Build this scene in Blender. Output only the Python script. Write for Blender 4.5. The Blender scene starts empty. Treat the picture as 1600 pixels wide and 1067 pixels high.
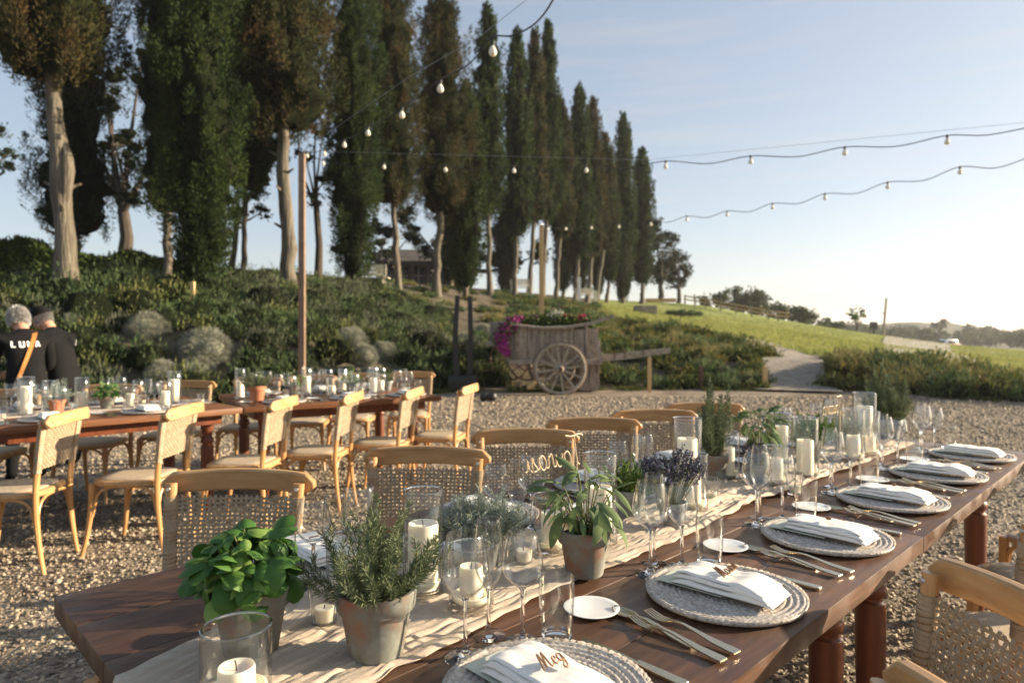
import bpy, bmesh, math, random
import numpy as np
from mathutils import Vector, Matrix, noise
from mathutils.bvhtree import BVHTree
R = math.radians
PI = math.pi
S = bpy.context.scene
COL = S.collection

# ------------------------------------------------------------------ camera, sky, sun, exposure
EYE = 1.34
F = 1050.0
HZ = 515.0
cam_d = bpy.data.cameras.new('camera')
cam = bpy.data.objects.new('camera', cam_d)
COL.objects.link(cam)
cam.location = (0, 0, EYE)
cam.rotation_euler = (R(90), 0, 0)
cam_d.sensor_width = 36
cam_d.lens = F / 1600 * 36
cam_d.shift_y = -(533.5 - HZ) / 1600
cam_d.clip_end = 30000
cam_d.clip_start = 0.05
cam_d.dof.use_dof = True
cam_d.dof.focus_distance = 1.45
cam_d.dof.aperture_fstop = 4.0
S.camera = cam

SUN_AZ, SUN_EL = 79.0, 15.0            # degrees from +Y towards +X, and above the horizon
w = bpy.data.worlds.new('World')
S.world = w
w.use_nodes = True
wn = w.node_tree
wn.nodes.clear()
sky = wn.nodes.new('ShaderNodeTexSky')
sky.sky_type = 'NISHITA'
sky.sun_disc = False
sky.sun_elevation = R(SUN_EL)
sky.sun_rotation = R(SUN_AZ)
sky.altitude = 200
sky.air_density = 0.8
sky.dust_density = 1.3
sky.ozone_density = 1.2
bg = wn.nodes.new('ShaderNodeBackground')
bg.inputs['Strength'].default_value = 0.13
wo = wn.nodes.new('ShaderNodeOutputWorld')
# hazy evening air: the sky's own contrast is flattened evenly in all directions
gam = wn.nodes.new('ShaderNodeGamma')
gam.inputs[1].default_value = 0.53
wn.links.new(sky.outputs[0], gam.inputs[0])
# thin streaks of cloud low in the sky, all round
wtc = wn.nodes.new('ShaderNodeTexCoord'); wmp = wn.nodes.new('ShaderNodeMapping'); wmp.inputs['Scale'].default_value = (1.6, 1.6, 22)
wnz = wn.nodes.new('ShaderNodeTexNoise'); wnz.inputs['Scale'].default_value = 2.2; wnz.inputs['Detail'].default_value = 7
wn.links.new(wtc.outputs['Generated'], wmp.inputs[0]); wn.links.new(wmp.outputs[0], wnz.inputs[0])
wr = wn.nodes.new('ShaderNodeMapRange'); wr.inputs[1].default_value = .5; wr.inputs[2].default_value = .78; wr.inputs[3].default_value = 0; wr.inputs[4].default_value = .22
wn.links.new(wnz.outputs[0], wr.inputs[0])
wmx = wn.nodes.new('ShaderNodeMix'); wmx.data_type = 'RGBA'; wmx.inputs[7].default_value = (2.3, 2.05, 1.85, 1)
wn.links.new(wr.outputs[0], wmx.inputs[0]); wn.links.new(gam.outputs[0], wmx.inputs[6])
wn.links.new(wmx.outputs[2], bg.inputs[0])
wn.links.new(bg.outputs[0], wo.inputs[0])

sd = bpy.data.lights.new('sun', 'SUN')
sun = bpy.data.objects.new('sun', sd)
COL.objects.link(sun)
sd.energy = 5.0
sd.angle = R(0.55)
sd.color = (1.0, 0.82, 0.58)
to_sun = Vector((math.sin(R(SUN_AZ)) * math.cos(R(SUN_EL)), math.cos(R(SUN_AZ)) * math.cos(R(SUN_EL)), math.sin(R(SUN_EL))))
sun.rotation_euler = to_sun.to_track_quat('Z', 'Y').to_euler()
sun.location = to_sun * 50
S.view_settings.view_transform = 'Standard'
S.view_settings.look = 'None'
S.view_settings.gamma = 1
S.view_settings.use_curve_mapping = False
S.view_settings.exposure = 1.55
S.cycles.max_bounces = 12
S.cycles.transparent_max_bounces = 40
S.cycles.transmission_bounces = 10
S.cycles.diffuse_bounces = 3
S.cycles.glossy_bounces = 4
S.cycles.use_denoising = True

# ------------------------------------------------------------------ projection helpers (1600 px photograph)
def gx(px, py, z=0.0):
    """world point at height z seen at pixel (px, py)"""
    Y = F * (EYE - z) / (py - HZ)
    return Vector(((px - 800) / F * Y, Y, z))
def dx(px, py, Y):
    """world point at depth Y seen at pixel"""
    return Vector(((px - 800) / F * Y, Y, EYE - (py - HZ) / F * Y))

# ------------------------------------------------------------------ materials
def mat(name, base=(.5, .5, .5), rough=.6, metal=0., noise_cols=None, scale=5., stretch=(1, 1, 1), detail=6., bump=0., bump_scale=None,
        bump_dist=.01, spec=.5, trans=0., coat=0., wave=None, lo=.35, hi=.65, sss=0., coords='Object', translucent=0., each=False):
    m = bpy.data.materials.new(name)
    m.use_nodes = True
    nt = m.node_tree
    N = nt.nodes
    L = nt.links
    b = N['Principled BSDF']
    b.inputs['Base Color'].default_value = (*base, 1)
    b.inputs['Roughness'].default_value = rough
    b.inputs['Metallic'].default_value = metal
    b.inputs['Specular IOR Level'].default_value = spec
    b.inputs['Transmission Weight'].default_value = trans
    b.inputs['Coat Weight'].default_value = coat
    if sss:
        b.inputs['Subsurface Weight'].default_value = sss
        b.inputs['Subsurface Radius'].default_value = (.02, .012, .006)
        b.inputs['Subsurface Scale'].default_value = 1
    tc = N.new('ShaderNodeTexCoord')
    mp = N.new('ShaderNodeMapping')
    mp.inputs['Scale'].default_value = stretch
    L.new(tc.outputs[coords], mp.inputs[0])
    if noise_cols:
        nz = N.new('ShaderNodeTexNoise')
        nz.inputs['Scale'].default_value = scale
        nz.inputs['Detail'].default_value = detail
        nz.inputs['Roughness'].default_value = .62
        L.new(mp.outputs[0], nz.inputs[0])
        if each:      # every board, plank or leaf has a grain of its own
            nz.noise_dimensions = '4D'
            oi = N.new('ShaderNodeObjectInfo'); ml = N.new('ShaderNodeMath'); ml.operation = 'MULTIPLY'; ml.inputs[1].default_value = 37.
            L.new(oi.outputs['Random'], ml.inputs[0]); L.new(ml.outputs[0], nz.inputs['W'])
        rp = N.new('ShaderNodeValToRGB')
        n = len(noise_cols)
        e = rp.color_ramp.elements
        e[0].position = lo
        e[0].color = (*noise_cols[0], 1)
        e[1].position = hi
        e[1].color = (*noise_cols[-1], 1)
        for i in range(1, n - 1):
            q = e.new(lo + (hi - lo) * i / (n - 1))
            q.color = (*noise_cols[i], 1)
        L.new(nz.outputs[0], rp.inputs[0])
        L.new(rp.outputs[0], b.inputs['Base Color'])
        m['ramp'] = rp.name
    if bump:
        nb = N.new('ShaderNodeTexNoise')
        nb.inputs['Scale'].default_value = bump_scale or scale
        nb.inputs['Detail'].default_value = 8
        L.new(mp.outputs[0], nb.inputs[0])
        bp = N.new('ShaderNodeBump')
        bp.inputs['Strength'].default_value = bump
        bp.inputs['Distance'].default_value = bump_dist
        L.new(nb.outputs[0], bp.inputs['Height'])
        L.new(bp.outputs[0], b.inputs['Normal'])
    if translucent:
        tr = N.new('ShaderNodeBsdfTranslucent')
        mx = N.new('ShaderNodeMixShader')
        mx.inputs[0].default_value = translucent
        if noise_cols:
            L.new(rp.outputs[0], tr.inputs[0])
        else:
            tr.inputs[0].default_value = (*base, 1)
        L.new(b.outputs[0], mx.inputs[1])
        L.new(tr.outputs[0], mx.inputs[2])
        L.new(mx.outputs[0], N['Material Output'].inputs[0])
    return m

def glass_thin(name, tint=(.99, .995, .995), f=.045):
    """walls of a thin glass: light passes straight, the edge-on rim mirrors"""
    m = bpy.data.materials.new(name)
    m.use_nodes = True
    nt = m.node_tree
    N = nt.nodes
    L = nt.links
    N.clear()
    o = N.new('ShaderNodeOutputMaterial')
    t = N.new('ShaderNodeBsdfTransparent')
    t.inputs[0].default_value = (*tint, 1)
    g = N.new('ShaderNodeBsdfGlossy')
    g.inputs['Roughness'].default_value = .035
    lw = N.new('ShaderNodeLayerWeight')
    pw = N.new('ShaderNodeMath'); pw.operation = 'POWER'; pw.inputs[1].default_value = 3.0
    ad = N.new('ShaderNodeMath'); ad.operation = 'MULTIPLY_ADD'; ad.inputs[1].default_value = .9; ad.inputs[2].default_value = f
    mx = N.new('ShaderNodeMixShader')
    L.new(lw.outputs['Facing'], pw.inputs[0])
    L.new(pw.outputs[0], ad.inputs[0])
    L.new(ad.outputs[0], mx.inputs[0])
    L.new(t.outputs[0], mx.inputs[1])
    L.new(g.outputs[0], mx.inputs[2])
    L.new(mx.outputs[0], o.inputs[0])
    return m

def leafmat(name, cols, scale=1.5, rough=.75, tl=.25, lo=.3, hi=.7, spec=.12, stretch=(1, 1, 1), each=False):
    return mat(name, each=each, noise_cols=cols, scale=scale, rough=rough, translucent=tl, lo=lo, hi=hi, spec=spec, detail=4, stretch=stretch)

M = {}
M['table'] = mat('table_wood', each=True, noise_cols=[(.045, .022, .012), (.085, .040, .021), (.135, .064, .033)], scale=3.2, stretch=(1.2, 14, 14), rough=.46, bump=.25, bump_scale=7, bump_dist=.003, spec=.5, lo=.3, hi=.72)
def rough_var(m, lo, hi, scale):
    nt_ = m.node_tree
    tc_ = nt_.nodes.new('ShaderNodeTexCoord'); nz_ = nt_.nodes.new('ShaderNodeTexNoise'); nz_.inputs['Scale'].default_value = scale; nz_.inputs['Detail'].default_value = 9
    mr_ = nt_.nodes.new('ShaderNodeMapRange'); mr_.inputs[1].default_value = .38; mr_.inputs[2].default_value = .64; mr_.inputs[3].default_value = lo; mr_.inputs[4].default_value = hi
    nt_.links.new(tc_.outputs['Object'], nz_.inputs[0]); nt_.links.new(nz_.outputs[0], mr_.inputs[0]); nt_.links.new(mr_.outputs[0], nt_.nodes['Principled BSDF'].inputs['Roughness'])
rough_var(M['table'], .32, .66, 9)
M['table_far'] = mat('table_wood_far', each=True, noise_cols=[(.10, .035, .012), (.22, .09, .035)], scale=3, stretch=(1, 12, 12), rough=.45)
M['leg'] = mat('leg_wood', noise_cols=[(.10, .028, .011), (.19, .055, .022)], scale=4, stretch=(6, 6, .8), rough=.38, bump=.15, bump_dist=.002)
M['oak'] = mat('chair_oak', each=True, noise_cols=[(.34, .185, .075), (.46, .27, .12), (.53, .34, .17)], scale=3, stretch=(2, 14, 14), rough=.38, bump=.12, bump_scale=10, bump_dist=.001, lo=.3, hi=.7)
M['oakv'] = mat('chair_oak_upright', each=True, noise_cols=[(.40, .20, .07), (.52, .29, .12)], scale=3, stretch=(14, 14, 1.5), rough=.4)
M['cane'] = mat('cane', noise_cols=[(.33, .245, .155), (.47, .36, .24)], scale=30, rough=.55, translucent=.12)
M['seat'] = mat('seat_cane', noise_cols=[(.42, .33, .22), (.55, .44, .31)], scale=60, rough=.65, bump=.6, bump_scale=160, bump_dist=.003)
M['steel'] = mat('bolt_steel', (.7, .7, .7), .3, 1.)
M['gold'] = mat('champagne_metal', (.62, .52, .36), .24, 1., bump=.03, bump_scale=60, bump_dist=.001)
M['napkin'] = mat('white_linen', (.80, .78, .74), .85, bump=.25, bump_scale=420, bump_dist=.0006, spec=.2)
M['card'] = mat('sage_card', (.50, .54, .46), .7)
M['print'] = mat('card_print', (.75, .76, .72), .7)
M['lasered'] = mat('laser_cut_wood', noise_cols=[(.22, .11, .045), (.36, .20, .09)], scale=60, rough=.6)
M['signwood'] = mat('sign_wood', (.62, .47, .30), .55)
M['china'] = mat('white_china', (.80, .81, .82), .12, coat=.4)
M['wax'] = mat('candle_wax', (.83, .77, .62), .45, sss=.35)
M['wick'] = mat('wick', (.02, .018, .015), .9)
M['glass'] = glass_thin('glass_wall')
M['glass_rim'] = glass_thin('glass_rim', f=.3)
M['glass2'] = mat('glass_solid', (1, 1, 1), .0, trans=1.)
M['glass2'].node_tree.nodes['Principled BSDF'].inputs['IOR'].default_value = 1.46
M['charger'] = mat('whitewashed_rattan', noise_cols=[(.28, .23, .19), (.43, .385, .34), (.60, .56, .51)], scale=130, rough=.6, lo=.3, hi=.68, detail=2)
M['soil'] = mat('potting_soil', noise_cols=[(.012, .008, .005), (.06, .035, .02)], scale=90, rough=.95, bump=1, bump_scale=120, bump_dist=.006)
M['pot'] = mat('limed_terracotta', noise_cols=[(.26, .075, .035), (.20, .12, .08), (.17, .165, .14), (.24, .25, .215), (.30, .28, .23)], scale=11, rough=.8, bump=.4, bump_scale=35, bump_dist=.002, lo=.30, hi=.72)
M['terracotta'] = mat('terracotta', noise_cols=[(.33, .12, .055), (.46, .19, .10)], scale=12, rough=.75)
M['zinc'] = mat('zinc_pot', noise_cols=[(.16, .17, .17), (.33, .34, .33)], scale=14, rough=.55, metal=.5)
M['runner'] = mat('gauze_runner', noise_cols=[(.56, .46, .36), (.68, .58, .47)], scale=14, rough=.85, bump=.55, bump_scale=90, bump_dist=.003, stretch=(.35, 2, 1), translucent=.25)
M['rosemary'] = leafmat('rosemary_leaf', [(.065, .09, .045), (.18, .215, .12)], 30, tl=.2)
M['helichrysum'] = leafmat('curry_leaf', [(.16, .20, .17), (.34, .39, .35)], 30, tl=.2)
M['sage'] = leafmat('sage_leaf', [(.085, .13, .05), (.20, .265, .13)], 8, tl=.3, each=True)
M['basil'] = leafmat('basil_leaf', [(.035, .095, .018), (.06, .15, .027), (.12, .215, .045)], 7, tl=.3, rough=.48, spec=.32, each=True)
M['basil_pale'] = leafmat('basil_pale_leaf', [(.20, .34, .07), (.32, .46, .14)], 14, tl=.4, rough=.4)
M['thyme'] = leafmat('thyme_leaf', [(.08, .15, .03), (.19, .28, .07)], 30, tl=.3)
M['lavender'] = mat('lavender_flower', noise_cols=[(.035, .035, .065), (.10, .095, .16)], scale=60, rough=.8)
M['stem'] = mat('herb_stem', (.16, .17, .07), .7)
M['darkstem'] = mat('woody_stem', (.09, .06, .035), .8)
M['bark'] = mat('cypress_bark', noise_cols=[(.05, .043, .032), (.118, .100, .075), (.185, .158, .118)], scale=2.2, stretch=(5, 5, .5), rough=.9, bump=1, bump_scale=4, bump_dist=.06, lo=.3, hi=.7)
M['bark_dark'] = mat('dark_bark', noise_cols=[(.04, .032, .025), (.09, .07, .055)], scale=3, stretch=(4, 4, .6), rough=.95)
M['cyp_green'] = leafmat('cypress_green', [(.012, .022, .008), (.026, .045, .012), (.062, .082, .021)], .9, tl=.22, lo=.28, hi=.72)
M['cyp_brown'] = leafmat('cypress_bronze', [(.015, .021, .008), (.036, .040, .014), (.066, .054, .022), (.12, .062, .026)], .9, tl=.22, lo=.3, hi=.74)
M['inner_shade'] = mat('painted_inner_shade', noise_cols=[(.006, .008, .004), (.014, .018, .008)], scale=4, rough=1., spec=.05)  # near-black colour stands for the shade deep inside crowns and bushes
M['olive'] = leafmat('olive_leaf', [(.035, .05, .022), (.10, .12, .065)], 1.2, tl=.2)
M['dark_leaf'] = leafmat('dark_evergreen', [(.014, .022, .01), (.04, .055, .024)], 1.2, tl=.12)
M['shrub_grey'] = leafmat('grey_bank_leaf', [(.075, .09, .055), (.17, .18, .12)], .9, tl=.2)
M['shrub_pale'] = leafmat('pale_bank_leaf', [(.07, .09, .03), (.17, .18, .06)], .9, tl=.25)
M['shrub'] = leafmat('bank_leaf', [(.035, .058, .025), (.075, .115, .045), (.15, .18, .09)], 1.6, tl=.22, lo=.3, hi=.7)
M['silver'] = leafmat('santolina_leaf', [(.21, .22, .17), (.36, .36, .29)], 8, tl=.15)
M['hedge'] = leafmat('hedge_leaf', [(.04, .065, .018), (.085, .12, .03)], 1.5, tl=.2)
M['weeds'] = leafmat('weed_leaf', [(.03, .055, .014), (.08, .10, .028), (.22, .16, .05)], 1.6, tl=.25, lo=.3, hi=.72)
M['drygrass'] = leafmat('dry_grass', [(.12, .13, .04), (.26, .22, .10)], 1.2, tl=.3)
M['grassblade'] = leafmat('grass_blade', [(.16, .185, .045), (.30, .30, .10)], .6, tl=.4)
M['black'] = mat('black_cloth', (.010, .010, .011), .9, spec=.12, bump=.3, bump_scale=25, bump_dist=.006)
M['blackmetal'] = mat('black_metal', (.012, .012, .012), .45)
M['skin'] = mat('skin', (.50, .27, .18), .55, sss=.1)
M['hair'] = mat('grey_hair', noise_cols=[(.30, .29, .28), (.62, .60, .58)], scale=30, rough=.7, stretch=(4, 4, 1))
M['white_hair'] = mat('white_hair', noise_cols=[(.48, .46, .44), (.80, .78, .75)], scale=30, rough=.7)
M['tan'] = mat('tan_leather', (.55, .24, .06), .5)
M['red'] = mat('red_cloth', (.45, .03, .04), .7)
M['white'] = mat('white_print', (.78, .78, .76), .7)
M['pole'] = mat('pole_rust', noise_cols=[(.15, .095, .06), (.22, .145, .095)], scale=6, rough=.6)
M['cart'] = mat('grey_weathered_wood', each=True, noise_cols=[(.11, .085, .065), (.28, .23, .185), (.42, .36, .29)], scale=2.5, stretch=(6, 6, 1), rough=.85, bump=.6, bump_scale=6, bump_dist=.01, lo=.3, hi=.7)
M['cart_pale'] = mat('pale_weathered_wood', each=True, noise_cols=[(.20, .165, .125), (.40, .34, .26)], scale=4, stretch=(3, 3, 3), rough=.85, bump=.4, bump_dist=.01)
M['iron'] = mat('rusty_iron', noise_cols=[(.05, .03, .02), (.14, .07, .04)], scale=8, rough=.8)
M['bench'] = mat('cream_paint', (.70, .64, .48), .6)
M['stake'] = mat('pine_stake', (.55, .36, .16), .7)
M['magenta'] = mat('bougainvillea', noise_cols=[(.30, .02, .20), (.50, .04, .32)], scale=10, rough=.7, translucent=.2)
M['flower_red'] = mat('geranium_red', (.55, .03, .12), .7)
M['flower_white'] = mat('white_petal', (.75, .68, .66), .7)
M['cable'] = mat('rubber_cable', (.015, .017, .02), .6)
M['wire'] = mat('steel_wire', (.35, .36, .38), .4, .6)
M['bulb'] = mat('opal_bulb_glass', (.85, .80, .66), .18, coat=.5, sss=.2)
M['wall'] = mat('farmhouse_wall', noise_cols=[(.06, .048, .04), (.11, .088, .07)], scale=1.2, rough=.9)
M['roof'] = mat('roof_tile', noise_cols=[(.055, .045, .038), (.10, .08, .065)], scale=1, rough=.9)
M['dark'] = mat('dark_opening', (.015, .015, .018), .2)
M['carred'] = mat('car_paint_red', (.35, .05, .04), .25, coat=1)
M['carwhite'] = mat('car_paint_white', (.75, .75, .75), .25, coat=1)
M['tyre'] = mat('tyre', (.02, .02, .02), .8)
M['bake'] = mat('road_dust', noise_cols=[(.23, .21, .185), (.33, .30, .265)], scale=.5, rough=.95)
M['path'] = mat('path_gravel', noise_cols=[(.17, .145, .12), (.27, .235, .195), (.35, .31, .26)], scale=9, rough=.95, bump=1, bump_scale=40, bump_dist=.03, lo=.3, hi=.7)
M['pebble'] = mat('pebble_stone', (.4, .35, .28), .8)
# every pebble its own stone colour
_n = M['pebble'].node_tree
_a = _n.nodes.new('ShaderNodeAttribute'); _a.attribute_name = 'tone'
_r = _n.nodes.new('ShaderNodeValToRGB')
_r.color_ramp.elements[0].color = (.13, .10, .075, 1)
_r.color_ramp.elements[1].color = (.46, .385, .285, 1)
_e = _r.color_ramp.elements.new(.5); _e.color = (.28, .225, .16, 1)
_n.links.new(_a.outputs['Fac'], _r.inputs[0])
_n.links.new(_r.outputs[0], _n.nodes['Principled BSDF'].inputs['Base Color'])

# ------------------------------------------------------------------ object helpers
def tag(o, label=None, cat=None, group=None, kind=None):
    if label: o['label'] = label
    if cat: o['category'] = cat
    if group: o['group'] = group
    if kind: o['kind'] = kind
    return o
def link(name, me, parent=None, m=None):
    o = bpy.data.objects.new(name, me)
    COL.objects.link(o)
    if parent: o.parent = parent
    if m is not None and me is not None and len(me.materials) == 0: me.materials.append(m)
    return o
def empty(name, loc=(0, 0, 0), rz=0., label=None, cat=None, group=None):
    o = bpy.data.objects.new(name, None)
    COL.objects.link(o)
    o.location = loc
    o.rotation_euler = (0, 0, rz)
    return tag(o, label, cat, group)
KIDS = {}
def copy_tree(src, loc, rz, label=None, group=None, scale=None):
    r = src.copy()
    COL.objects.link(r)
    r.location = loc
    r.rotation_euler = (0, 0, rz)
    if scale: r.scale = (scale, scale, scale) if not hasattr(scale, '__len__') else scale
    if label: r['label'] = label
    if group: r['group'] = group
    for ch in src.children:
        c = ch.copy()
        COL.objects.link(c)
        c.parent = r
        for g in ch.children:
            d = g.copy()
            COL.objects.link(d)
            d.parent = c
    return r
class Proto:
    """first use places the thing itself, later uses copy it"""
    def __init__(self, root): self.root, self.used = root, False
    def put(self, loc, rz=0., label=None, group=None, scale=None):
        if not self.used:
            self.used = True
            r = self.root
            r.location = loc
            r.rotation_euler = (0, 0, rz)
            if scale: r.scale = (scale, scale, scale) if not hasattr(scale, '__len__') else scale
            if label: r['label'] = label
            if group: r['group'] = group
            return r
        return copy_tree(self.root, loc, rz, label, group, scale)

def pydata(name, v, f, smooth=True):
    me = bpy.data.meshes.new(name)
    me.from_pydata([tuple(p) for p in v], [], f)
    me.update()
    if smooth: me.shade_smooth()
    return me
def npmesh(name, V, Fq, smooth=False, mats=None, midx=None):
    """V (n,3) float, Fq (m,k) int faces all with k corners"""
    V = np.asarray(V, dtype=np.float32)
    Fq = np.asarray(Fq, dtype=np.int32)
    me = bpy.data.meshes.new(name)
    m, k = Fq.shape
    me.vertices.add(len(V))
    me.vertices.foreach_set('co', V.ravel())
    me.loops.add(m * k)
    me.loops.foreach_set('vertex_index', Fq.ravel())
    me.polygons.add(m)
    me.polygons.foreach_set('loop_start', np.arange(0, m * k, k, dtype=np.int32))
    if mats:
        for q in mats: me.materials.append(q)
    if midx is not None:
        me.polygons.foreach_set('material_index', np.asarray(midx, dtype=np.int32))
    me.update(calc_edges=True)
    me.validate()
    if smooth: me.shade_smooth()
    return me

class MB:
    """collects boxes, lathes, tubes, ribbons into one mesh"""
    def __init__(s): s.v, s.f = [], []
    def add(s, v, f):
        n = len(s.v)
        s.v += [tuple(p) for p in v]
        s.f += [tuple(i + n for i in q) for q in f]
        return s
    def box(s, c, d, rot=None, bev=0.):
        bm = bmesh.new()
        bmesh.ops.create_cube(bm, size=1)
        for q in bm.verts: q.co = Vector((q.co.x * d[0], q.co.y * d[1], q.co.z * d[2]))
        if bev: bmesh.ops.bevel(bm, geom=bm.edges[:], offset=bev, segments=2, affect='EDGES', profile=.6)
        mt = Matrix.Translation(c) @ (rot if rot is not None else Matrix())
        bm.verts.index_update()
        s.add([mt @ q.co for q in bm.verts], [[q.index for q in f.verts] for f in bm.faces])
        bm.free()
        return s
    def lathe(s, prof, seg=32, c=(0, 0, 0), close=False, rib=None):
        n = len(prof)
        v = []
        for (r, z) in prof:
            for k in range(seg):
                a = 2 * PI * k / seg
                rr = r * (1 + (rib[1] * math.cos(rib[0] * a) if rib and r > .001 else 0))
                v.append((c[0] + rr * math.cos(a), c[1] + rr * math.sin(a), c[2] + z))
        f = []
        m = n if close else n - 1
        for i in range(m):
            j = (i + 1) % n
            for k in range(seg):
                k2 = (k + 1) % seg
                f.append((i * seg + k, i * seg + k2, j * seg + k2, j * seg + k))
        if not close:
            if prof[0][0] > 1e-5: f.append(tuple(range(seg))[::-1])
            if prof[-1][0] > 1e-5: f.append(tuple(range((n - 1) * seg, n * seg)))
        return s.add(v, f)
    def tube(s, pts, rad, seg=8, cap=True, sx=1., up=None):
        """round (or flattened) tube through points; rad is a number or list"""
        pts = [Vector(p) for p in pts]
        n = len(pts)
        if not hasattr(rad, '__len__'): rad = [rad] * n
        v = []
        prev = Vector(up) if up is not None else None
        for i, p in enumerate(pts):
            t = (pts[min(i + 1, n - 1)] - pts[max(i - 1, 0)])
            t = t.normalized() if t.length > 1e-9 else Vector((0, 0, 1))
            if prev is None:
                prev = t.orthogonal().normalized()
            a = prev - t * prev.dot(t)
            a = a.normalized() if a.length > 1e-6 else t.orthogonal().normalized()
            if up is None: prev = a
            b = t.cross(a)
            for k in range(seg):
                an = 2 * PI * k / seg
                v.append(p + (a * math.cos(an) + b * math.sin(an) * sx) * rad[i])
        f = []
        for i in range(n - 1):
            for k in range(seg):
                k2 = (k + 1) % seg
                f.append((i * seg + k, i * seg + k2, (i + 1) * seg + k2, (i + 1) * seg + k))
        if cap:
            f.append(tuple(range(seg))[::-1])
            f.append(tuple(range((n - 1) * seg, n * seg)))
        return s.add(v, f)
    def strip(s, pts, wvec, hw, th):
        """flat bar of half width hw(list or number) along pts; wvec = width direction; thickness th"""
        pts = [Vector(p) for p in pts]
        n = len(pts)
        wv = Vector(wvec).normalized()
        if not hasattr(hw, '__len__'): hw = [hw] * n
        v = []
        for i, p in enumerate(pts):
            t = (pts[min(i + 1, n - 1)] - pts[max(i - 1, 0)]).normalized()
            nrm = t.cross(wv).normalized()
            for (a, b) in ((-1, -1), (1, -1), (1, 1), (-1, 1)):
                v.append(p + wv * hw[i] * a + nrm * th * .5 * b)
        f = []
        for i in range(n - 1):
            for k in range(4):
                k2 = (k + 1) % 4
                f.append((i * 4 + k, i * 4 + k2, (i + 1) * 4 + k2, (i + 1) * 4 + k))
        f.append((3, 2, 1, 0))
        f.append(tuple(range((n - 1) * 4, n * 4)))
        return s.add(v, f)
    def mesh(s, name, smooth=True):
        me = pydata(name, s.v, s.f, smooth)
        bm = bmesh.new(); bm.from_mesh(me)
        bmesh.ops.recalc_face_normals(bm, faces=bm.faces)
        bm.to_mesh(me); bm.free()
        if smooth:
            me.shade_smooth()
            try: me.set_sharp_from_angle(angle=R(38))
            except Exception: pass
        return me
    def build(s, name, m, parent=None, smooth=True):
        return link(name, s.mesh(name, smooth), parent, m)

def bez(p0, p1, p2, n=10):
    p0, p1, p2 = Vector(p0), Vector(p1), Vector(p2)
    return [p0 * (1 - t) ** 2 + p1 * 2 * t * (1 - t) + p2 * t * t for t in [i / n for i in range(n + 1)]]

def leaves_np(P, D, L, W, rng, tri=False, bend=.0):
    """one blade (a folded rhombus of two triangles, or a quad) per point"""
    n = len(P)
    D = D / (np.linalg.norm(D, axis=1, keepdims=True) + 1e-9)
    rv = rng.normal(size=(n, 3))
    Sd = np.cross(D, rv)
    Sd /= (np.linalg.norm(Sd, axis=1, keepdims=True) + 1e-9)
    L = np.asarray(L).reshape(-1, 1) * np.ones((n, 1))
    W = np.asarray(W).reshape(-1, 1) * np.ones((n, 1))
    a = P
    tip = P + D * L
    mid = P + D * L * .45
    if bend: mid = mid + np.cross(D, Sd) * L * bend
    V = np.stack([a, mid + Sd * W * .5, tip, mid - Sd * W * .5], axis=1).reshape(-1, 3)
    Fq = np.arange(4 * n, dtype=np.int32).reshape(n, 4)
    return V, Fq
def joinnp(parts):
    V, Fs, o = [], [], 0
    for v, f in parts:
        V.append(v); Fs.append(f + o); o += len(v)
    return np.concatenate(V), np.concatenate(Fs)

# ------------------------------------------------------------------ terrain
YB = [(-60, 4), (-20, 8.6), (-8, 10.4), (-4, 12.2), (-1.5, 14.3), (2, 14.9), (5.0, 14.9), (7.2, 14.6), (9.2, 12.3), (13, 10.2), (20, 7.5), (60, -4)]
ybx = np.array([a for a, b in YB], float); yby = np.array([b for a, b in YB], float)
CP = [  # pixel x, pixel y, depth -> ground
    (60, 463, 15.5), (110, 463, 15), (-150, 455, 16), (262, 449, 18), (315, 458, 16.5), (357, 452, 19), (450, 452, 18.5), (495, 445, 23), (558, 452, 22), (622, 457, 25),
    (680, 460, 27), (728, 462, 29), (765, 462, 33), (805, 465, 36), (850, 468, 40), (900, 472, 45), (925, 473, 48), (972, 474, 54), (1000, 475, 58), (1060, 474, 62),
    (120, 525, 12.8), (300, 515, 14), (450, 520, 14.5), (560, 520, 17), (650, 520, 19), (640, 490, 22), (760, 515, 21), (760, 485, 27), (850, 500, 26),
    (195, 405, 30), (50, 405, 27), (-300, 400, 30), (400, 425, 31), (520, 432, 36), (640, 445, 45), (700, 448, 60),
    (950, 482, 43), (1000, 489, 37), (1100, 478, 60), (1200, 499, 55), (1300, 514, 50), (1400, 535, 45), (1440, 547, 40),
    (960, 502, 27), (1100, 522, 23), (1220, 547, 20.5), (1250, 556, 19.5), (1330, 563, 18.2), (1450, 578, 16.8), (1600, 603, 15.2), (1800, 625, 13),
    (1050, 500, 36), (1150, 510, 34), (1250, 528, 30), (1350, 545, 27), (1480, 556, 30), (1600, 563, 36), (1600, 580, 24), (1800, 575, 30),
    (1500, 545, 60), (1475, 543, 88), (1600, 547, 75), (1900, 550, 75)]
PW = [(38, 110, 0), (60, 110, -4), (20, 110, 3), (0, 110, 4), (-30, 60, 5), (-40, 110, 4), (-60, 40, 4.5), (90, 60, -4), (130, 100, -10), (100, 160, -12), (50, 200, -9), (0, 220, -2), (-80, 220, -2), (60, 20, -1), (100, 10, -4), (-40, 15, 2.2)]
cpts = [tuple(dx(*c)) for c in CP] + PW
CX = np.array([p[0] for p in cpts]); CY = np.array([p[1] for p in cpts]); CZ = np.array([p[2] for p in cpts])
def _phi(r): return np.sqrt(r * r + 4.0)
_A = np.zeros((len(CX) + 3,) * 2)
_d = np.hypot(CX[:, None] - CX[None], CY[:, None] - CY[None])
n_ = len(CX)
_A[:n_, :n_] = _phi(_d) + np.eye(n_) * -.15
_A[:n_, n_] = 1; _A[:n_, n_ + 1] = CX; _A[:n_, n_ + 2] = CY
_A[n_:, :n_] = _A[:n_, n_:].T
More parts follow.
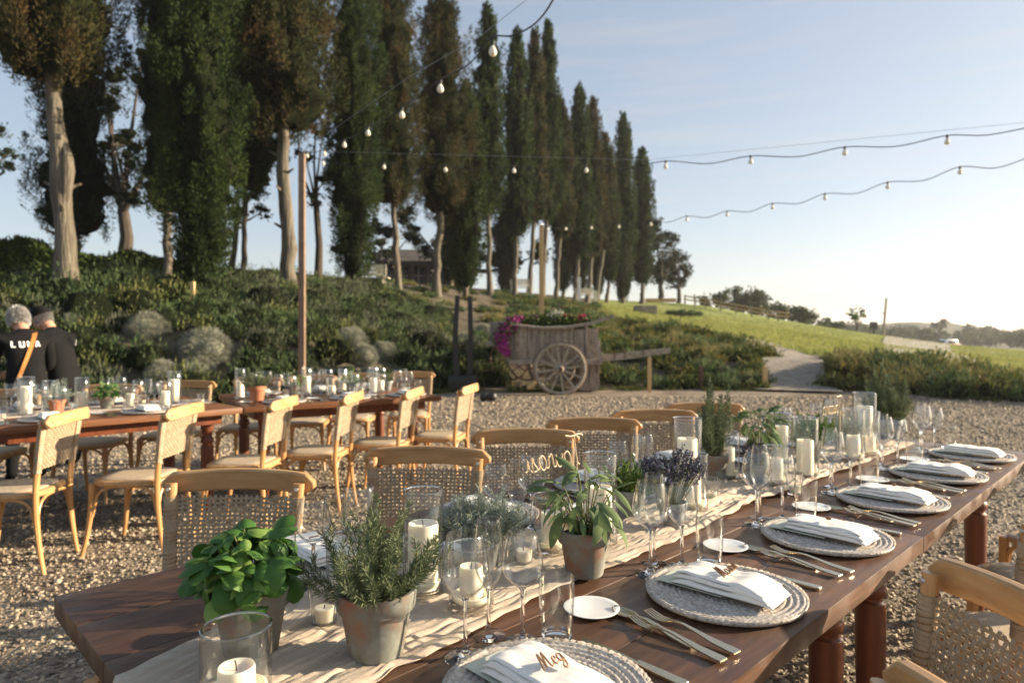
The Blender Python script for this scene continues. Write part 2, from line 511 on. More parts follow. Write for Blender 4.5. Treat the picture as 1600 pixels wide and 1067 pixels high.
_w = np.linalg.solve(_A, np.concatenate([CZ, [0, 0, 0]]))
def ter(X, Y):
    X = np.asarray(X, float); Y = np.asarray(Y, float)
    sh = X.shape
    x = X.ravel(); y = Y.ravel()
    z = np.zeros(len(x))
    xc = np.clip(x, -60, 130); yc = np.clip(y, 5, 220)
    for i in range(0, len(x), 20000):
        s_ = slice(i, i + 20000)
        d = np.hypot(xc[s_, None] - CX[None], yc[s_, None] - CY[None])
        z[s_] = _phi(d) @ _w[:n_] + _w[n_] + _w[n_ + 1] * xc[s_] + _w[n_ + 2] * yc[s_]
    far = np.clip((np.hypot(x, y) - 110) / 200, 0, 1)
    z = z * (1 - far) + -16 * far
    yb = np.interp(x, ybx, yby)
    t = np.clip((y - yb) / 3.2, 0, 1)
    t = t * t * (3 - 2 * t)
    return (z * t).reshape(sh)
def tz(x, y): return float(ter(np.array([x]), np.array([y]))[0])
def on_ground(px, Y):
    X = (px - 800) / F * Y
    return Vector((X, Y, tz(X, Y)))
def ground_at(px, py):
    """first point where the ray through a pixel meets the terrain"""
    Ys = np.concatenate([np.arange(4, 60, .1), np.arange(60, 260, 1)])
    Xs = (px - 800) / F * Ys
    zr = EYE - (py - HZ) / F * Ys
    hit = np.where(zr <= ter(Xs, Ys))[0]
    Y = Ys[hit[0]] if len(hit) else 200
    return on_ground(px, Y)

def axis(a, b, fine0, fine1, step, grow=1.12):
    mid = list(np.arange(fine0, fine1 + 1e-6, step))
    up = []; s_ = step; x = fine1
    while x < b: s_ *= grow; x += s_; up.append(x)
    dn = []; s_ = step; x = fine0
    while x > a: s_ *= grow; x -= s_; dn.append(x)
    return np.array(dn[::-1] + mid + up)
ax_ = axis(-3600, 3600, -18, 26, .38)
ay_ = axis(-250, 3800, 7, 60, .38)
GX, GY = np.meshgrid(ax_, ay_)
GZ = ter(GX, GY)
_bank = np.clip((GY - np.interp(GX, ybx, yby) - .3) / 1.5, 0, 1)
_rng = np.random.default_rng(3)
GZ = GZ + _bank * _rng.normal(size=GZ.shape) * .02
nY, nX = GX.shape
idx = np.arange(nX * nY).reshape(nY, nX)
FQ = np.stack([idx[:-1, :-1], idx[:-1, 1:], idx[1:, 1:], idx[1:, :-1]], -1).reshape(-1, 4)
gme = npmesh('ground', np.stack([GX, GY, GZ], -1).reshape(-1, 3), FQ, smooth=True)
# kinds of ground as masks: r = gravel, g = lawn, b = far fields
yb_ = np.interp(GX, ybx, yby)
ppx = 800 + F * GX / np.maximum(GY, .5)
lawn_low = np.interp(GX, [-2, 4.1, 6.6, 8.2, 9.2, 10.4, 12.2, 20, 60], [60, 27.5, 23.2, 21, 19.5, 17.6, 15.4, 12, 0])
gravel = np.clip((yb_ - GY) / .5 + .5, 0, 1)
lawn = np.clip((GY - lawn_low) / 1.2 + .5, 0, 1) * np.clip((GX - 1.5 - (GY - 20) * .13) / 1.5, 0, 1)
farf = np.clip((np.hypot(GX, GY) - 90) / 40, 0, 1)
at = gme.color_attributes.new('kinds', 'FLOAT_COLOR', 'POINT')
cc = np.stack([gravel, lawn, farf, np.ones_like(gravel)], -1).reshape(-1).astype(np.float32)
at.data.foreach_set('color', cc)
gm = bpy.data.materials.new('ground')
gm.use_nodes = True
nt = gm.node_tree; N = nt.nodes; L = nt.links
bs = N['Principled BSDF']; bs.inputs['Roughness'].default_value = .95; bs.inputs['Specular IOR Level'].default_value = .2
tc = N.new('ShaderNodeTexCoord')
def tex(scale, detail=6, kind='ShaderNodeTexNoise'):
    t = N.new(kind); t.inputs['Scale'].default_value = scale
    if 'Noise' in kind: t.inputs['Detail'].default_value = detail
    L.new(tc.outputs['Object'], t.inputs[0]); return t
def ramp(src, stops):
    r_ = N.new('ShaderNodeValToRGB'); e = r_.color_ramp.elements
    e[0].position, e[0].color = stops[0][0], (*stops[0][1], 1)
    e[1].position, e[1].color = stops[-1][0], (*stops[-1][1], 1)
    for p_, c_ in stops[1:-1]:
        q = e.new(p_); q.color = (*c_, 1)
    L.new(src, r_.inputs[0]); return r_.outputs[0]
def mixc(f, a, b):
    m_ = N.new('ShaderNodeMix'); m_.data_type = 'RGBA'
    L.new(f, m_.inputs[0]); L.new(a, m_.inputs[6]); L.new(b, m_.inputs[7]); return m_.outputs[2]
vo = tex(48, kind='ShaderNodeTexVoronoi')
g1 = ramp(vo.outputs['Color'], [(.1, (.15, .12, .09)), (.5, (.29, .235, .175)), (.95, (.44, .37, .28))])
big = ramp(tex(1.6, 12).outputs[0], [(.36, (.52, .50, .48)), (.5, (.85, .85, .85)), (.64, (1, 1, 1))])
mu = N.new('ShaderNodeMix'); mu.data_type = 'RGBA'; mu.blend_type = 'MULTIPLY'; mu.inputs[0].default_value = 1
L.new(g1, mu.inputs[6]); L.new(big, mu.inputs[7])
soil = ramp(tex(3).outputs[0], [(.3, (.06, .05, .035)), (.7, (.16, .13, .09))])
grass = ramp(tex(.35, 8).outputs[0], [(.3, (.13, .165, .035)), (.55, (.20, .235, .055)), (.75, (.27, .28, .09))])
fields = ramp(tex(.004, 5).outputs[0], [(.35, (.035, .05, .022)), (.5, (.08, .095, .045)), (.6, (.15, .14, .07)), (.7, (.05, .065, .03))])
sp = N.new('ShaderNodeSeparateColor')
va = N.new('ShaderNodeAttribute'); va.attribute_name = 'kinds'
L.new(va.outputs['Color'], sp.inputs[0])
def hard(src, t=.5, nscale=2.):
    nz = tex(nscale)
    a_ = N.new('ShaderNodeMath'); a_.operation = 'MULTIPLY_ADD'; a_.inputs[1].default_value = .7; L.new(nz.outputs[0], a_.inputs[0]); L.new(src, a_.inputs[2])
    b_ = N.new('ShaderNodeMapRange'); b_.inputs[1].default_value = t + .25; b_.inputs[2].default_value = t + .45; L.new(a_.outputs[0], b_.inputs[0])
    return b_.outputs[0]
c1 = mixc(hard(sp.outputs[1]), soil, grass)
c2 = mixc(hard(sp.outputs[0]), c1, mu.outputs[2])
c3 = mixc(sp.outputs[2], c2, fields)
L.new(c3, bs.inputs['Base Color'])
bp = N.new('ShaderNodeBump'); bp.inputs['Strength'].default_value = 1; bp.inputs['Distance'].default_value = .007
bp.invert = True
L.new(vo.outputs['Distance'], bp.inputs['Height']); L.new(bp.outputs[0], bs.inputs['Normal'])
tag(link('ground', gme, None, gm), 'pale gravel yard rising into a planted bank and green lawn', kind='structure')

# draped strips: the gravel path up the bank and the road on the crest
def drape(name, centre, halfw, m, lift, label):
    pts = [Vector(p) for p in centre]
    rows = []
    for i in range(len(pts) - 1):
        for k in range(10):
            rows.append(pts[i].lerp(pts[i + 1], k / 10))
    rows.append(pts[-1])
    V = []; nC = 9
    for i, p in enumerate(rows):
        t = rows[min(i + 1, len(rows) - 1)] - rows[max(i - 1, 0)]
        s_ = Vector((t.y, -t.x)).normalized()
        hw = halfw[0] + (halfw[1] - halfw[0]) * i / len(rows)
        for k in range(nC):
            q = p.xy + s_ * hw * (k / (nC - 1) * 2 - 1) * (1 + .12 * noise.noise(Vector((i * .35, k * .1, 0))))
            V.append((q.x, q.y, 0))
    V = np.array(V)
    V[:, 2] = ter(V[:, 0], V[:, 1]) + lift
    n = len(rows)
    ii = np.arange(n * nC).reshape(n, nC)
    fq = np.stack([ii[:-1, :-1], ii[:-1, 1:], ii[1:, 1:], ii[1:, :-1]], -1).reshape(-1, 4)
    return tag(link(name, npmesh(name, V, fq, True), None, m), label, kind='structure')
drape('path', [on_ground(1247, 14.3).xy.to_3d(), on_ground(1245, 16).xy.to_3d(), on_ground(1238, 18).xy.to_3d(), on_ground(1205, 20.5).xy.to_3d(), on_ground(1165, 22.5).xy.to_3d()], (.85, .6), M['path'], .05, 'grey gravel path climbing between the planted banks')
drape('road', [ground_at(1560, 584).xy.to_3d(), ground_at(1500, 571).xy.to_3d(), ground_at(1450, 556).xy.to_3d(), on_ground(1430, 46).xy.to_3d(), on_ground(1450, 70).xy.to_3d(), on_ground(1490, 95).xy.to_3d()], (1.0, 2.6), M['bake'], .06, 'pale dusty road curving over the lawn crest')

# distant ridges
def ridge(name, Y, x0, x1, prof, depth, m, label):
    n = 160
    V = []; nr = 8
    for j in range(nr):
        for i in range(n):
            px = x0 + (x1 - x0) * i / (n - 1)
            top = np.interp(px, [p[0] for p in prof], [p[1] for p in prof])
            zt = EYE - (top - HZ) / F * Y + 5 * noise.noise(Vector((px * .03, j, Y))) * Y / 1200
            s_ = math.sin(PI * j / (nr - 1))
            V.append(((px - 800) / F * Y, Y + depth * (j / (nr - 1) - .5), -18 + (zt + 18) * s_))
    ii = np.arange(n * nr).reshape(nr, n)
    fq = np.stack([ii[:-1, :-1], ii[:-1, 1:], ii[1:, 1:], ii[1:, :-1]], -1).reshape(-1, 4)
    return tag(link(name, npmesh(name, V, fq, True), None, m), label, kind='structure')
M['ridge'] = mat('wooded_ridge', noise_cols=[(.03, .04, .022), (.07, .08, .045)], scale=.02, rough=1)
ridge('hill', 420, 1180, 2100, [(1180, 530), (1290, 512), (1350, 506), (1400, 503), (1465, 503), (1500, 509), (1560, 517), (1700, 515), (2100, 525)], 160, M['ridge'], 'dark wooded ridge beyond the lawn crest')
ridge('hill', 2600, 1000, 2200, [(1000, 517), (1300, 516), (1450, 515.5), (1600, 513), (1750, 510), (2300, 512)], 900, M['ridge'], 'far hazy hills along the horizon')

# ------------------------------------------------------------------ loose gravel in the near yard
def pebbles():
    rng = np.random.default_rng(11)
    n = 84000
    u_ = rng.random(n)
    Y = 1.3 + (13.5 - 1.3) * u_ ** 1.05
    px = rng.uniform(-60, 1660, n)
    X = (px - 800) / F * Y
    r = rng.gamma(4, .0012, n) + .0015
    r = np.minimum(r, .016) * (1 + .13 * Y)
    base = np.array([(1, 0, 0), (-1, 0, 0), (0, 1, 0), (0, -1, 0), (0, 0, 1), (0, 0, -1)], float)
    fc = np.array([(0, 2, 4), (2, 1, 4), (1, 3, 4), (3, 0, 4), (2, 0, 5), (1, 2, 5), (3, 1, 5), (0, 3, 5)])
    B = base[None] * (1 + .5 * (rng.random((n, 6, 1)) - .5)) * r[:, None, None]
    B = B * np.stack([rng.uniform(.8, 1.5, n), rng.uniform(.8, 1.3, n), rng.uniform(.5, .95, n)], -1)[:, None, :]
    # top is flattened a little and the stone is turned
    a = rng.uniform(0, 2 * PI, n); b = rng.normal(0, .5, n)
    ca, sa, cb, sb = np.cos(a), np.sin(a), np.cos(b), np.sin(b)
    x, y, z = B[..., 0], B[..., 1], B[..., 2]
    y2 = y * cb[:, None] - z * sb[:, None]; z2 = y * sb[:, None] + z * cb[:, None]
    x3 = x * ca[:, None] - y2 * sa[:, None]; y3 = x * sa[:, None] + y2 * ca[:, None]
    V = np.stack([x3 + X[:, None], y3 + Y[:, None], z2 + (r * .18)[:, None]], -1).reshape(-1, 3)
    Fq = (fc[None] + (np.arange(n) * 6)[:, None, None]).reshape(-1, 3)
    me = npmesh('gravel', V, Fq)
    at = me.attributes.new('tone', 'FLOAT', 'POINT')
    at.data.foreach_set('value', np.repeat(rng.random(n), 6).astype(np.float32))
    return tag(link('gravel', me, None, M['pebble']), 'loose pale pebbles scattered over the gravel yard', 'gravel', kind='stuff')
pebbles()

# ------------------------------------------------------------------ evening haze over the valley
hz = MB().box((0, 1800, 6), (7800, 4600, 58)).mesh('haze', False)
hzm = bpy.data.materials.new('haze')
hzm.use_nodes = True
hn = hzm.node_tree; hn.nodes.clear()
ho = hn.nodes.new('ShaderNodeOutputMaterial'); hv = hn.nodes.new('ShaderNodeVolumePrincipled')
hv.inputs['Color'].default_value = (.93, .94, .97, 1)
hv.inputs['Density'].default_value = .00042
hv.inputs['Anisotropy'].default_value = .35
hn.links.new(hv.outputs[0], ho.inputs['Volume'])
tag(link('haze', hz, None, hzm), 'thin bright evening haze hanging over the valley', 'haze', kind='stuff')
# ------------------------------------------------------------------ trees
def cyp_prof(t, kind):
    if kind == 'full':      # narrow column, foliage down to the ground
        lo = np.interp(t, [0, .04, .12, .3, .55], [.22, .42, .68, .95, 1])
    elif kind == 'flare':   # bare trunk, skirt of foliage rounded underneath
        lo = np.interp(t, [0, .03, .09, .18, .4], [.25, .72, 1, 1.05, .92])
    else:
        lo = np.interp(t, [0, .06, .2, .5], [.3, .65, .95, 1])
    hi = np.interp(t, [.5, .72, .86, .94, 1], [1, .84, .54, .30, .04])
    return lo * hi
def lumpy(th, t, rng, amp):
    f = np.ones_like(th)
    for k in range(7):
        a, b, c = rng.integers(1, 5), rng.uniform(4, 26), rng.uniform(0, 6.3)
        f += amp / 2.6 * np.sin(a * th + b * t + c)
    return f
def crown_mesh(name, seed, H, Rr, kind, plumes, per, Lf, Wf, amp=.18, pl=.9):
    """flame shaped plumes of scale foliage standing round a dark heart"""
    rng = np.random.default_rng(seed)
    m = plumes
    t = np.sort(rng.random(m) ** .95)
    th = rng.uniform(0, 2 * PI, m)
    lf = lumpy(th, t, np.random.default_rng(seed + 500), amp)
    rad = Rr * cyp_prof(t, kind) * lf * (1 - .38 * rng.random(m) ** 1.6)
    C = np.stack([rad * np.cos(th), rad * np.sin(th), t * H - pl * .4], -1)
    out = np.stack([np.cos(th), np.sin(th), np.zeros(m)], -1)
    ax = out * rng.uniform(.02, .34, (m, 1)) + np.array([0, 0, 1.]) + rng.normal(size=(m, 3)) * .10
    ax /= np.linalg.norm(ax, axis=1, keepdims=True)
    ln = pl * rng.uniform(.55, 1.4, m) * np.interp(t, [0, .8, 1], [1, 1, .6])
    wd = ln * rng.uniform(.16, .26, m)
    C, out, ax = (np.repeat(q, per, 0) for q in (C, out, ax))
    ln, wd = np.repeat(ln, per), np.repeat(wd, per)
    n = m * per
    s_ = rng.random(n) ** .8
    g = rng.normal(size=(n, 3)); g /= np.linalg.norm(g, axis=1, keepdims=True)
    prof = np.sin(np.pi * np.clip(s_ * .86 + .14, 0, 1)) ** .8
    P = C + ax * (ln * s_)[:, None] + g * (wd * prof * rng.random(n) ** .4)[:, None]
    D = ax * .8 + g * .55 + rng.normal(size=P.shape) * .25
    V, Fq = leaves_np(P, D, Lf * rng.uniform(.5, 1.4, n), Wf * rng.uniform(.6, 1.3, n), rng)
    return npmesh(name, V, Fq)
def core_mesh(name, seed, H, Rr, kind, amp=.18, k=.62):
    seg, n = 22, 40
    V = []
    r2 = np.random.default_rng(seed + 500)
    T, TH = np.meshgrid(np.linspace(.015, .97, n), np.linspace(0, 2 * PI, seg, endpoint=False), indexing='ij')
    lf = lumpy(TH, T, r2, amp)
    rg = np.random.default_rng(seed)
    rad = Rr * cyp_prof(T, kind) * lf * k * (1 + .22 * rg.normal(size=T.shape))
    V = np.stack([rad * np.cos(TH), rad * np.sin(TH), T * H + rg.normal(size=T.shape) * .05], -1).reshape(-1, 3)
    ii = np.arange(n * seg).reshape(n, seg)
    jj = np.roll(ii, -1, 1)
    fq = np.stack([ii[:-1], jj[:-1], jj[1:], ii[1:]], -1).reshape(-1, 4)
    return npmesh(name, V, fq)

def trunk_pts(p0, p1, wob, seed):
    rr = random.Random(seed)
    pts = []
    for i in range(9):
        t = i / 8
        p = Vector(p0).lerp(Vector(p1), t)
        s_ = math.sin(PI * t)
        p.x += wob * s_ * rr.uniform(-1, 1) * .5 + wob * .5 * s_
        p.y += wob * s_ * rr.uniform(-1, 1) * .5
        pts.append(p)
    return pts

# variants that are shared between the trees further off
VAR = {}
def variant(kind, i):
    key = (kind, i)
    if key not in VAR:
        VAR[key] = (crown_mesh('crown', 40 + i * 7 + len(kind), 10, 1, kind, 340, 44, .19, .065, .14, .8), core_mesh('crown_core', 40 + i * 7 + len(kind), 10, 1, kind, .14, .68))
    return VAR[key]
def withmat(me, m):
    key = (me.name, m.name)
    if key not in VAR:
        c = me.copy(); c.materials.clear(); c.materials.append(m); VAR[key] = c
    return VAR[key]

def cypress(px, Y, cb, ct, hw, kind, m, label, tw=None, ccx=None, near=False, bark='bark', seed=0, group='cypresses in the row on the bank', lean=0.):
    """px: trunk foot, cb/ct: crown bottom and top rows, hw half width in px, ccx: crown centre"""
    base = on_ground(px, Y)
    k = Y / F
    zb = EYE - (cb - HZ) * k
    zt = EYE - (ct - HZ) * k
    cx = ((ccx if ccx is not None else px) - 800) * k
    hw *= 1.02 if near else .95
    root = empty('cypress_tree', base, 0, label, 'tree', group)
    H = zt - zb
    r = (tw or max(5, 26 * 15 / Y)) * k / 2
    mb = MB()
    top = Vector((cx - base.x, 0, zb - base.z + H * .35))
    low = Vector((0, 0, -.3))
    mid = Vector(((cx - base.x) * .85, 0, zb - base.z + .3))
    pts = []
    rr = random.Random(seed + 5)
    for i in range(11):
        t = i / 10
        p = low.lerp(mid, t) if t <= 1 else mid
        p = p + Vector((rr.uniform(-1, 1) * r * .35 * math.sin(PI * t), rr.uniform(-.3, .3) * r, 0))
        pts.append(p)
    pts += [mid.lerp(top, .5), top]
    rad = [r * (1.45 if i == 0 else 1.18 if i == 1 else 1.0 - .03 * i + .1 * rr.uniform(-1, 1)) for i in range(11)] + [r * .45, r * .12]
    mb.tube(pts, rad, 12)
    if seed == 1:
        mb.tube([pts[5] + Vector((r * .35, -.02, -.5)), pts[6] + Vector((r * .75, -.03, -.1)), pts[6] + Vector((r * .7, -.03, .22)), pts[7] + Vector((r * .2, 0, .1))], [r * .45, r * .62, r * .5, r * .2], 10)
    if bark == 'bark' and near:    # old branch stubs
        for q in range(5):
            i = rr.randint(3, 9); a = rr.uniform(0, 6.28)
            mb.tube([pts[i], pts[i] + Vector((math.cos(a), math.sin(a), .5)) * r * 1.7], [r * .28, r * .1], 6)
    mb.build('trunk', M[bark], root)
    if near:
        cme = crown_mesh('crown', seed, H, hw * k, kind, int(near * .30), 150, .105, .030, .20, .95)
        co = link('crown', cme, root, M[m])
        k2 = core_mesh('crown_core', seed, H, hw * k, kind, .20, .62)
        ko = link('inner_hull', k2, co, M['inner_shade'])  # solid hull, the shade between the plumes is put into its colour
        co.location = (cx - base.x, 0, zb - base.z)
    else:
        a, b = variant(kind, seed % 3)
        co = link('crown', withmat(a, M[m]), root)
        co.location = (cx - base.x, 0, zb - base.z)
        co.scale = (hw * k, hw * k, H / 10)
        co.rotation_euler = (0, 0, seed * 1.7)
        link('inner_hull', withmat(b, M['inner_shade']), co)
    return root

G_, B_ = 'cyp_green', 'cyp_brown'
cypress(110, 15.0, 128, -330, 92, 'flare', B_, 'thick pale cypress trunk with a knobbly bend, leftmost in the row', tw=33, ccx=76, near=1500, seed=1)
cypress(315, 16.5, 452, -260, 56, 'full', G_, 'broad green cypress leafy right down to the bank', tw=20, ccx=315, near=1700, seed=2)
cypress(453, 18.5, 208, -220, 74, 'flare', B_, 'bronze cypress on a tall bare leaning trunk behind the left pole', tw=24, ccx=440, near=1300, seed=3)
cypress(558, 22, 448, -90, 39, 'full', G_, 'slim green cypress leafy to the ground beside the cream bench', tw=16, ccx=552, near=1100, seed=4)
cypress(623, 25, 322, -60, 45, 'flare', B_, 'bronze cypress on a thin straight bare trunk right of the bench', tw=12, ccx=612, near=1000, seed=5)
cypress(680, 27, 338, -22, 43, 'flare', B_, 'bronze cypress on a bent grey trunk left of the black posts', tw=15, ccx=690, near=1000, seed=6)
cypress(262, 19.5, 338, -200, 44, 'flare', G_, 'dark cypress with a short lit bare trunk behind the broad green one', tw=16, ccx=262, near=900, seed=7)
cypress(124, 21, 372, -40, 52, 'flare', 'dark_leaf', 'shaded dark cypress right behind the thick pale trunk', tw=14, ccx=118, near=900, seed=8)
cypress(380, 22, 300, -120, 52, 'flare', G_, 'dark cypress between the broad green one and the leaning trunk', tw=10, ccx=385, near=800, seed=9, bark='bark_dark')
cypress(728, 28, 452, 130, 33, 'full', G_, 'dark green cypress leafy to the ground above the black posts', tw=10, seed=10)
cypress(766, 33, 338, 14, 27, 'flare', G_, 'tall pointed cypress standing free against the sky', tw=10, ccx=762, seed=11)
cypress(803, 36, 372, 52, 25, 'flare', G_, 'green cypress with a pale trunk just left of the second pole', tw=9, ccx=808, seed=12)
cypress(826, 38, 348, 50, 20, 'flare', B_, 'rusty bronze cypress just behind the second pole', tw=9, ccx=836, seed=13)
cypress(847, 40, 345, 40, 21, 'flare', G_, 'tall green cypress right of the second pole', tw=9, ccx=856, seed=14)
cypress(868, 42, 375, 160, 21, 'flare', B_, 'short bronze cypress right of the second pole', tw=8, ccx=876, seed=15)
cypress(898, 45, 402, 138, 22, 'flare', G_, 'rounded green cypress with a bare foot above the cart bow', tw=8, ccx=905, seed=16)
cypress(917, 47, 398, 158, 20, 'flare', B_, 'bronze cypress with twin neighbours above the lawn edge', tw=8, ccx=926, seed=17)
cypress(930, 49, 392, 212, 18, 'flare', B_, 'narrow bronze cypress half hidden near the row end', tw=7, ccx=946, seed=18)
cypress(948, 51, 440, 240, 18, 'full', G_, 'low dark cypress near the row end, leafy to its foot', tw=7, ccx=952, seed=19)
cypress(974, 54, 470, 183, 20, 'full', G_, 'smooth dark cypress rising above the end of the row', tw=8, ccx=973, seed=20)
cypress(1003, 58, 445, 236, 21, 'flare', G_, 'last cypress of the row beside the broad dark oak', tw=8, ccx=1003, seed=21)
for i, (px, Y, cb, ct, hw) in enumerate([(880, 50, 455, 330, 16), (905, 55, 460, 320, 17), (935, 56, 462, 310, 15), (705, 38, 440, 250, 26), (790, 45, 455, 300, 20)]):
    cypress(px, Y, cb, ct, hw, 'full', 'dark_leaf', ['low shaded cypress behind the second pole', 'low shaded cypress behind the white garden post', 'low shaded cypress behind the narrow bronze one', 'shaded cypress behind the bent grey trunk', 'shaded cypress left of the second pole, behind the row'][i], seed=30 + i, group='shaded cypresses behind the row')

# broad-leaved trees: limbs with clouds of small leaves, gaps between them
def cloud(rng, centres, radii, per, Lf, Wf, flat=.8):
    P = []; D = []
    for c, r in zip(centres, radii):
        n = int(per * (r ** 1.6))
        d = rng.normal(size=(n, 3)); d /= np.linalg.norm(d, axis=1, keepdims=True)
        rr = r * rng.random((n, 1)) ** .45
        P.append(np.array(c) + d * rr * np.array([1, 1, flat])); D.append(d + rng.normal(size=(n, 3)) * .7 + np.array([0, 0, .2]))
    P = np.concatenate(P); D = np.concatenate(D)
    return leaves_np(P, D, Lf * rng.uniform(.6, 1.3, len(P)), Wf * rng.uniform(.6, 1.3, len(P)), rng)
def broad(name, px, Y, blobs, m, label, tw, group=None, per=160, leaf=(.14, .07), bark='bark_dark', seed=0, limbs=True, heart='inner_shade'):
    """blobs: (px, py, radius px) of the leaf clouds"""
    base = on_ground(px, Y)
    k = Y / F
    root = empty(name, base, 0, label, 'tree', group)
    rng = np.random.default_rng(seed + 77)
    cs, rs = [], []
    mb = MB()
    ctr = [b for b in blobs]
    fork = Vector((((np.mean([b[0] for b in ctr]) + px) / 2 - 800) * k - base.x, 0, EYE - (max(b[1] for b in ctr) + 12 - HZ) * k - base.z))
    r = tw * k / 2
    mb.tube([(0, 0, -.3), fork * .5 + Vector((r * .6, 0, 0)), fork], [r * 1.3, r, r * .85], 9)
    for (bx, by, br) in blobs:
        c = Vector(((bx - 800) * k - base.x, rng.normal() * br * k * .6, EYE - (by - HZ) * k - base.z))
        if limbs:
            md = fork.lerp(c, .5) + Vector((rng.normal() * .15, rng.normal() * .15, -.1 * (c - fork).length))
            mb.tube([fork * .96, md, c], [r * .55, r * .34, r * .12], 6)
        nsub = 9
        for q in range(nsub):
            d = rng.normal(size=3); d /= np.linalg.norm(d)
            cc_ = np.array(c) + d * br * k * rng.uniform(.25, .95) * np.array([1, 1, .8])
            cs.append(cc_); rs.append(br * k * rng.uniform(.25, .48))
            if limbs and q < 4: mb.tube([c, Vector(cc_)], [r * .12, r * .05], 4)
    mb.build('trunk', M[bark], root)
    hb = MB()
    for q, (c, r_) in enumerate(zip(cs, rs)):
        if q % 9 < 5:
            a = [r_ * (.6 + .25 * rng.random()) for _ in range(3)]
            hb.lathe([(.01, -a[0] * .8), (a[1] * .8, -a[0] * .4), (a[1], 0), (a[2] * .8, a[0] * .5), (.01, a[0] * .8)], 7, tuple(c), rib=(3, .2))
    hb.build('inner_hull', M[heart], root, False)  # filler lumps; by default coloured as inner shade, olives keep leaf colour
    V, Fq = cloud(rng, cs, rs, per / max(.2, k * 20) ** 1.0, *leaf)
    link('crown', npmesh('crown', V, Fq), root, M[m])
    return root
broad('small_tree', 193, 27, [(170, 130, 34), (205, 95, 30), (150, 190, 32), (225, 170, 34), (190, 230, 40), (155, 280, 30), (235, 260, 34), (215, 315, 26), (178, 160, 40)], 'dark_leaf', 'open dark tree with spreading limbs between the two left cypresses', 19, per=90, seed=1, leaf=(.16, .08))
broad('small_tree', 357, 24, [(372, 262, 24), (395, 300, 26), (352, 310, 20), (400, 245, 22), (372, 335, 20), (412, 330, 16)], 'dark_leaf', 'small dark tree with thin trunks right of the broad green cypress', 9, per=110, seed=2, leaf=(.15, .07))
broad('small_tree', 497, 24, [(490, 150, 30), (505, 210, 28), (478, 245, 22), (512, 280, 22), (492, 310, 16), (470, 190, 26)], 'dark_leaf', 'dark tree with a crooked trunk right of the left pole', 11, per=110, seed=3, leaf=(.15, .07))
broad('small_tree', -30, 30, [(0, 240, 26), (-20, 200, 30), (10, 262, 14)], 'dark_leaf', 'dark leafy branch end reaching in at the left edge', 12, seed=4, per=120, leaf=(.16, .08))
broad('shade_tree', 590, 40, [(585, 390, 30), (610, 370, 30), (540, 400, 24), (640, 360, 28), (575, 350, 26)], 'olive', 'grey green tree behind the cream bench', 8, per=90, seed=5, leaf=(.2, .1))
broad('shade_tree', 700, 50, [(640, 345, 24), (660, 385, 26), (705, 400, 30), (730, 370, 30), (770, 400, 28), (800, 410, 28), (780, 360, 28), (840, 400, 28)], 'dark_leaf', 'dark spreading tree filling the gaps behind the trunks', 12, per=110, seed=6, leaf=(.3, .15))
broad('oak_tree', 1030, 66, [(1030, 385, 26), (1022, 355, 16), (1045, 410, 24), (1035, 435, 22), (1018, 420, 20), (1052, 372, 16)], 'dark_leaf', 'broad dark oak at the end of the cypress row', 9, per=190, seed=7, leaf=(.32, .16))
broad('oak_tree', 1058, 72, [(1066, 398, 19), (1060, 420, 20), (1074, 420, 13), (1050, 440, 16), (1068, 438, 12)], 'dark_leaf', 'outermost round oak against the bright sky', 7, per=190, seed=8, leaf=(.34, .17))
# olives over the crest
ol = [(1105, 95, [(1100, 470, 12), (1115, 466, 11)], 'low grey olive nearest the cypress row'),
      (1128, 92, [(1132, 465, 12), (1122, 470, 10)], 'low olive behind the rail fence'),
      (1160, 85, [(1160, 462, 17), (1148, 468, 14), (1172, 466, 13)], 'tall rounded olive behind the rail fence'),
      (1184, 84, [(1184, 468, 16), (1195, 474, 11)], 'dark olive right of the tallest one'),
      (1214, 80, [(1212, 482, 13), (1222, 486, 10)], 'small olive at the lower end of the rail fence'),
      (1258, 76, [(1250, 490, 15), (1264, 488, 16), (1275, 498, 10)], 'round olive standing alone past the fence end'),
      (1302, 80, [(1298, 505, 10), (1310, 508, 9)], 'little bush olive left of the pale young tree')]
for i, (px, Y, bl, lb) in enumerate(ol):
    bl = [(a, b + 1, c * 1.25) for a, b, c in bl] + [(bl[0][0] - 5, bl[0][1] + 12, bl[0][2] * .9), (bl[0][0] + 7, bl[0][1] + 13, bl[0][2] * .9), (bl[0][0], bl[0][1] + 24, bl[0][2] * 1.1)]
    broad('olive_tree', px, Y, bl, 'olive', lb, 5, heart='olive', group='olives over the crest', per=150, seed=20 + i, leaf=(.36, .2), limbs=False)
broad('young_tree', 1338, 70, [(1330, 491, 8), (1346, 488, 8), (1338, 497, 8), (1351, 495, 6), (1335, 484, 5)], 'thyme', 'pale young tree catching the sun left of the utility pole', 3, per=40, seed=40, leaf=(.4, .25))
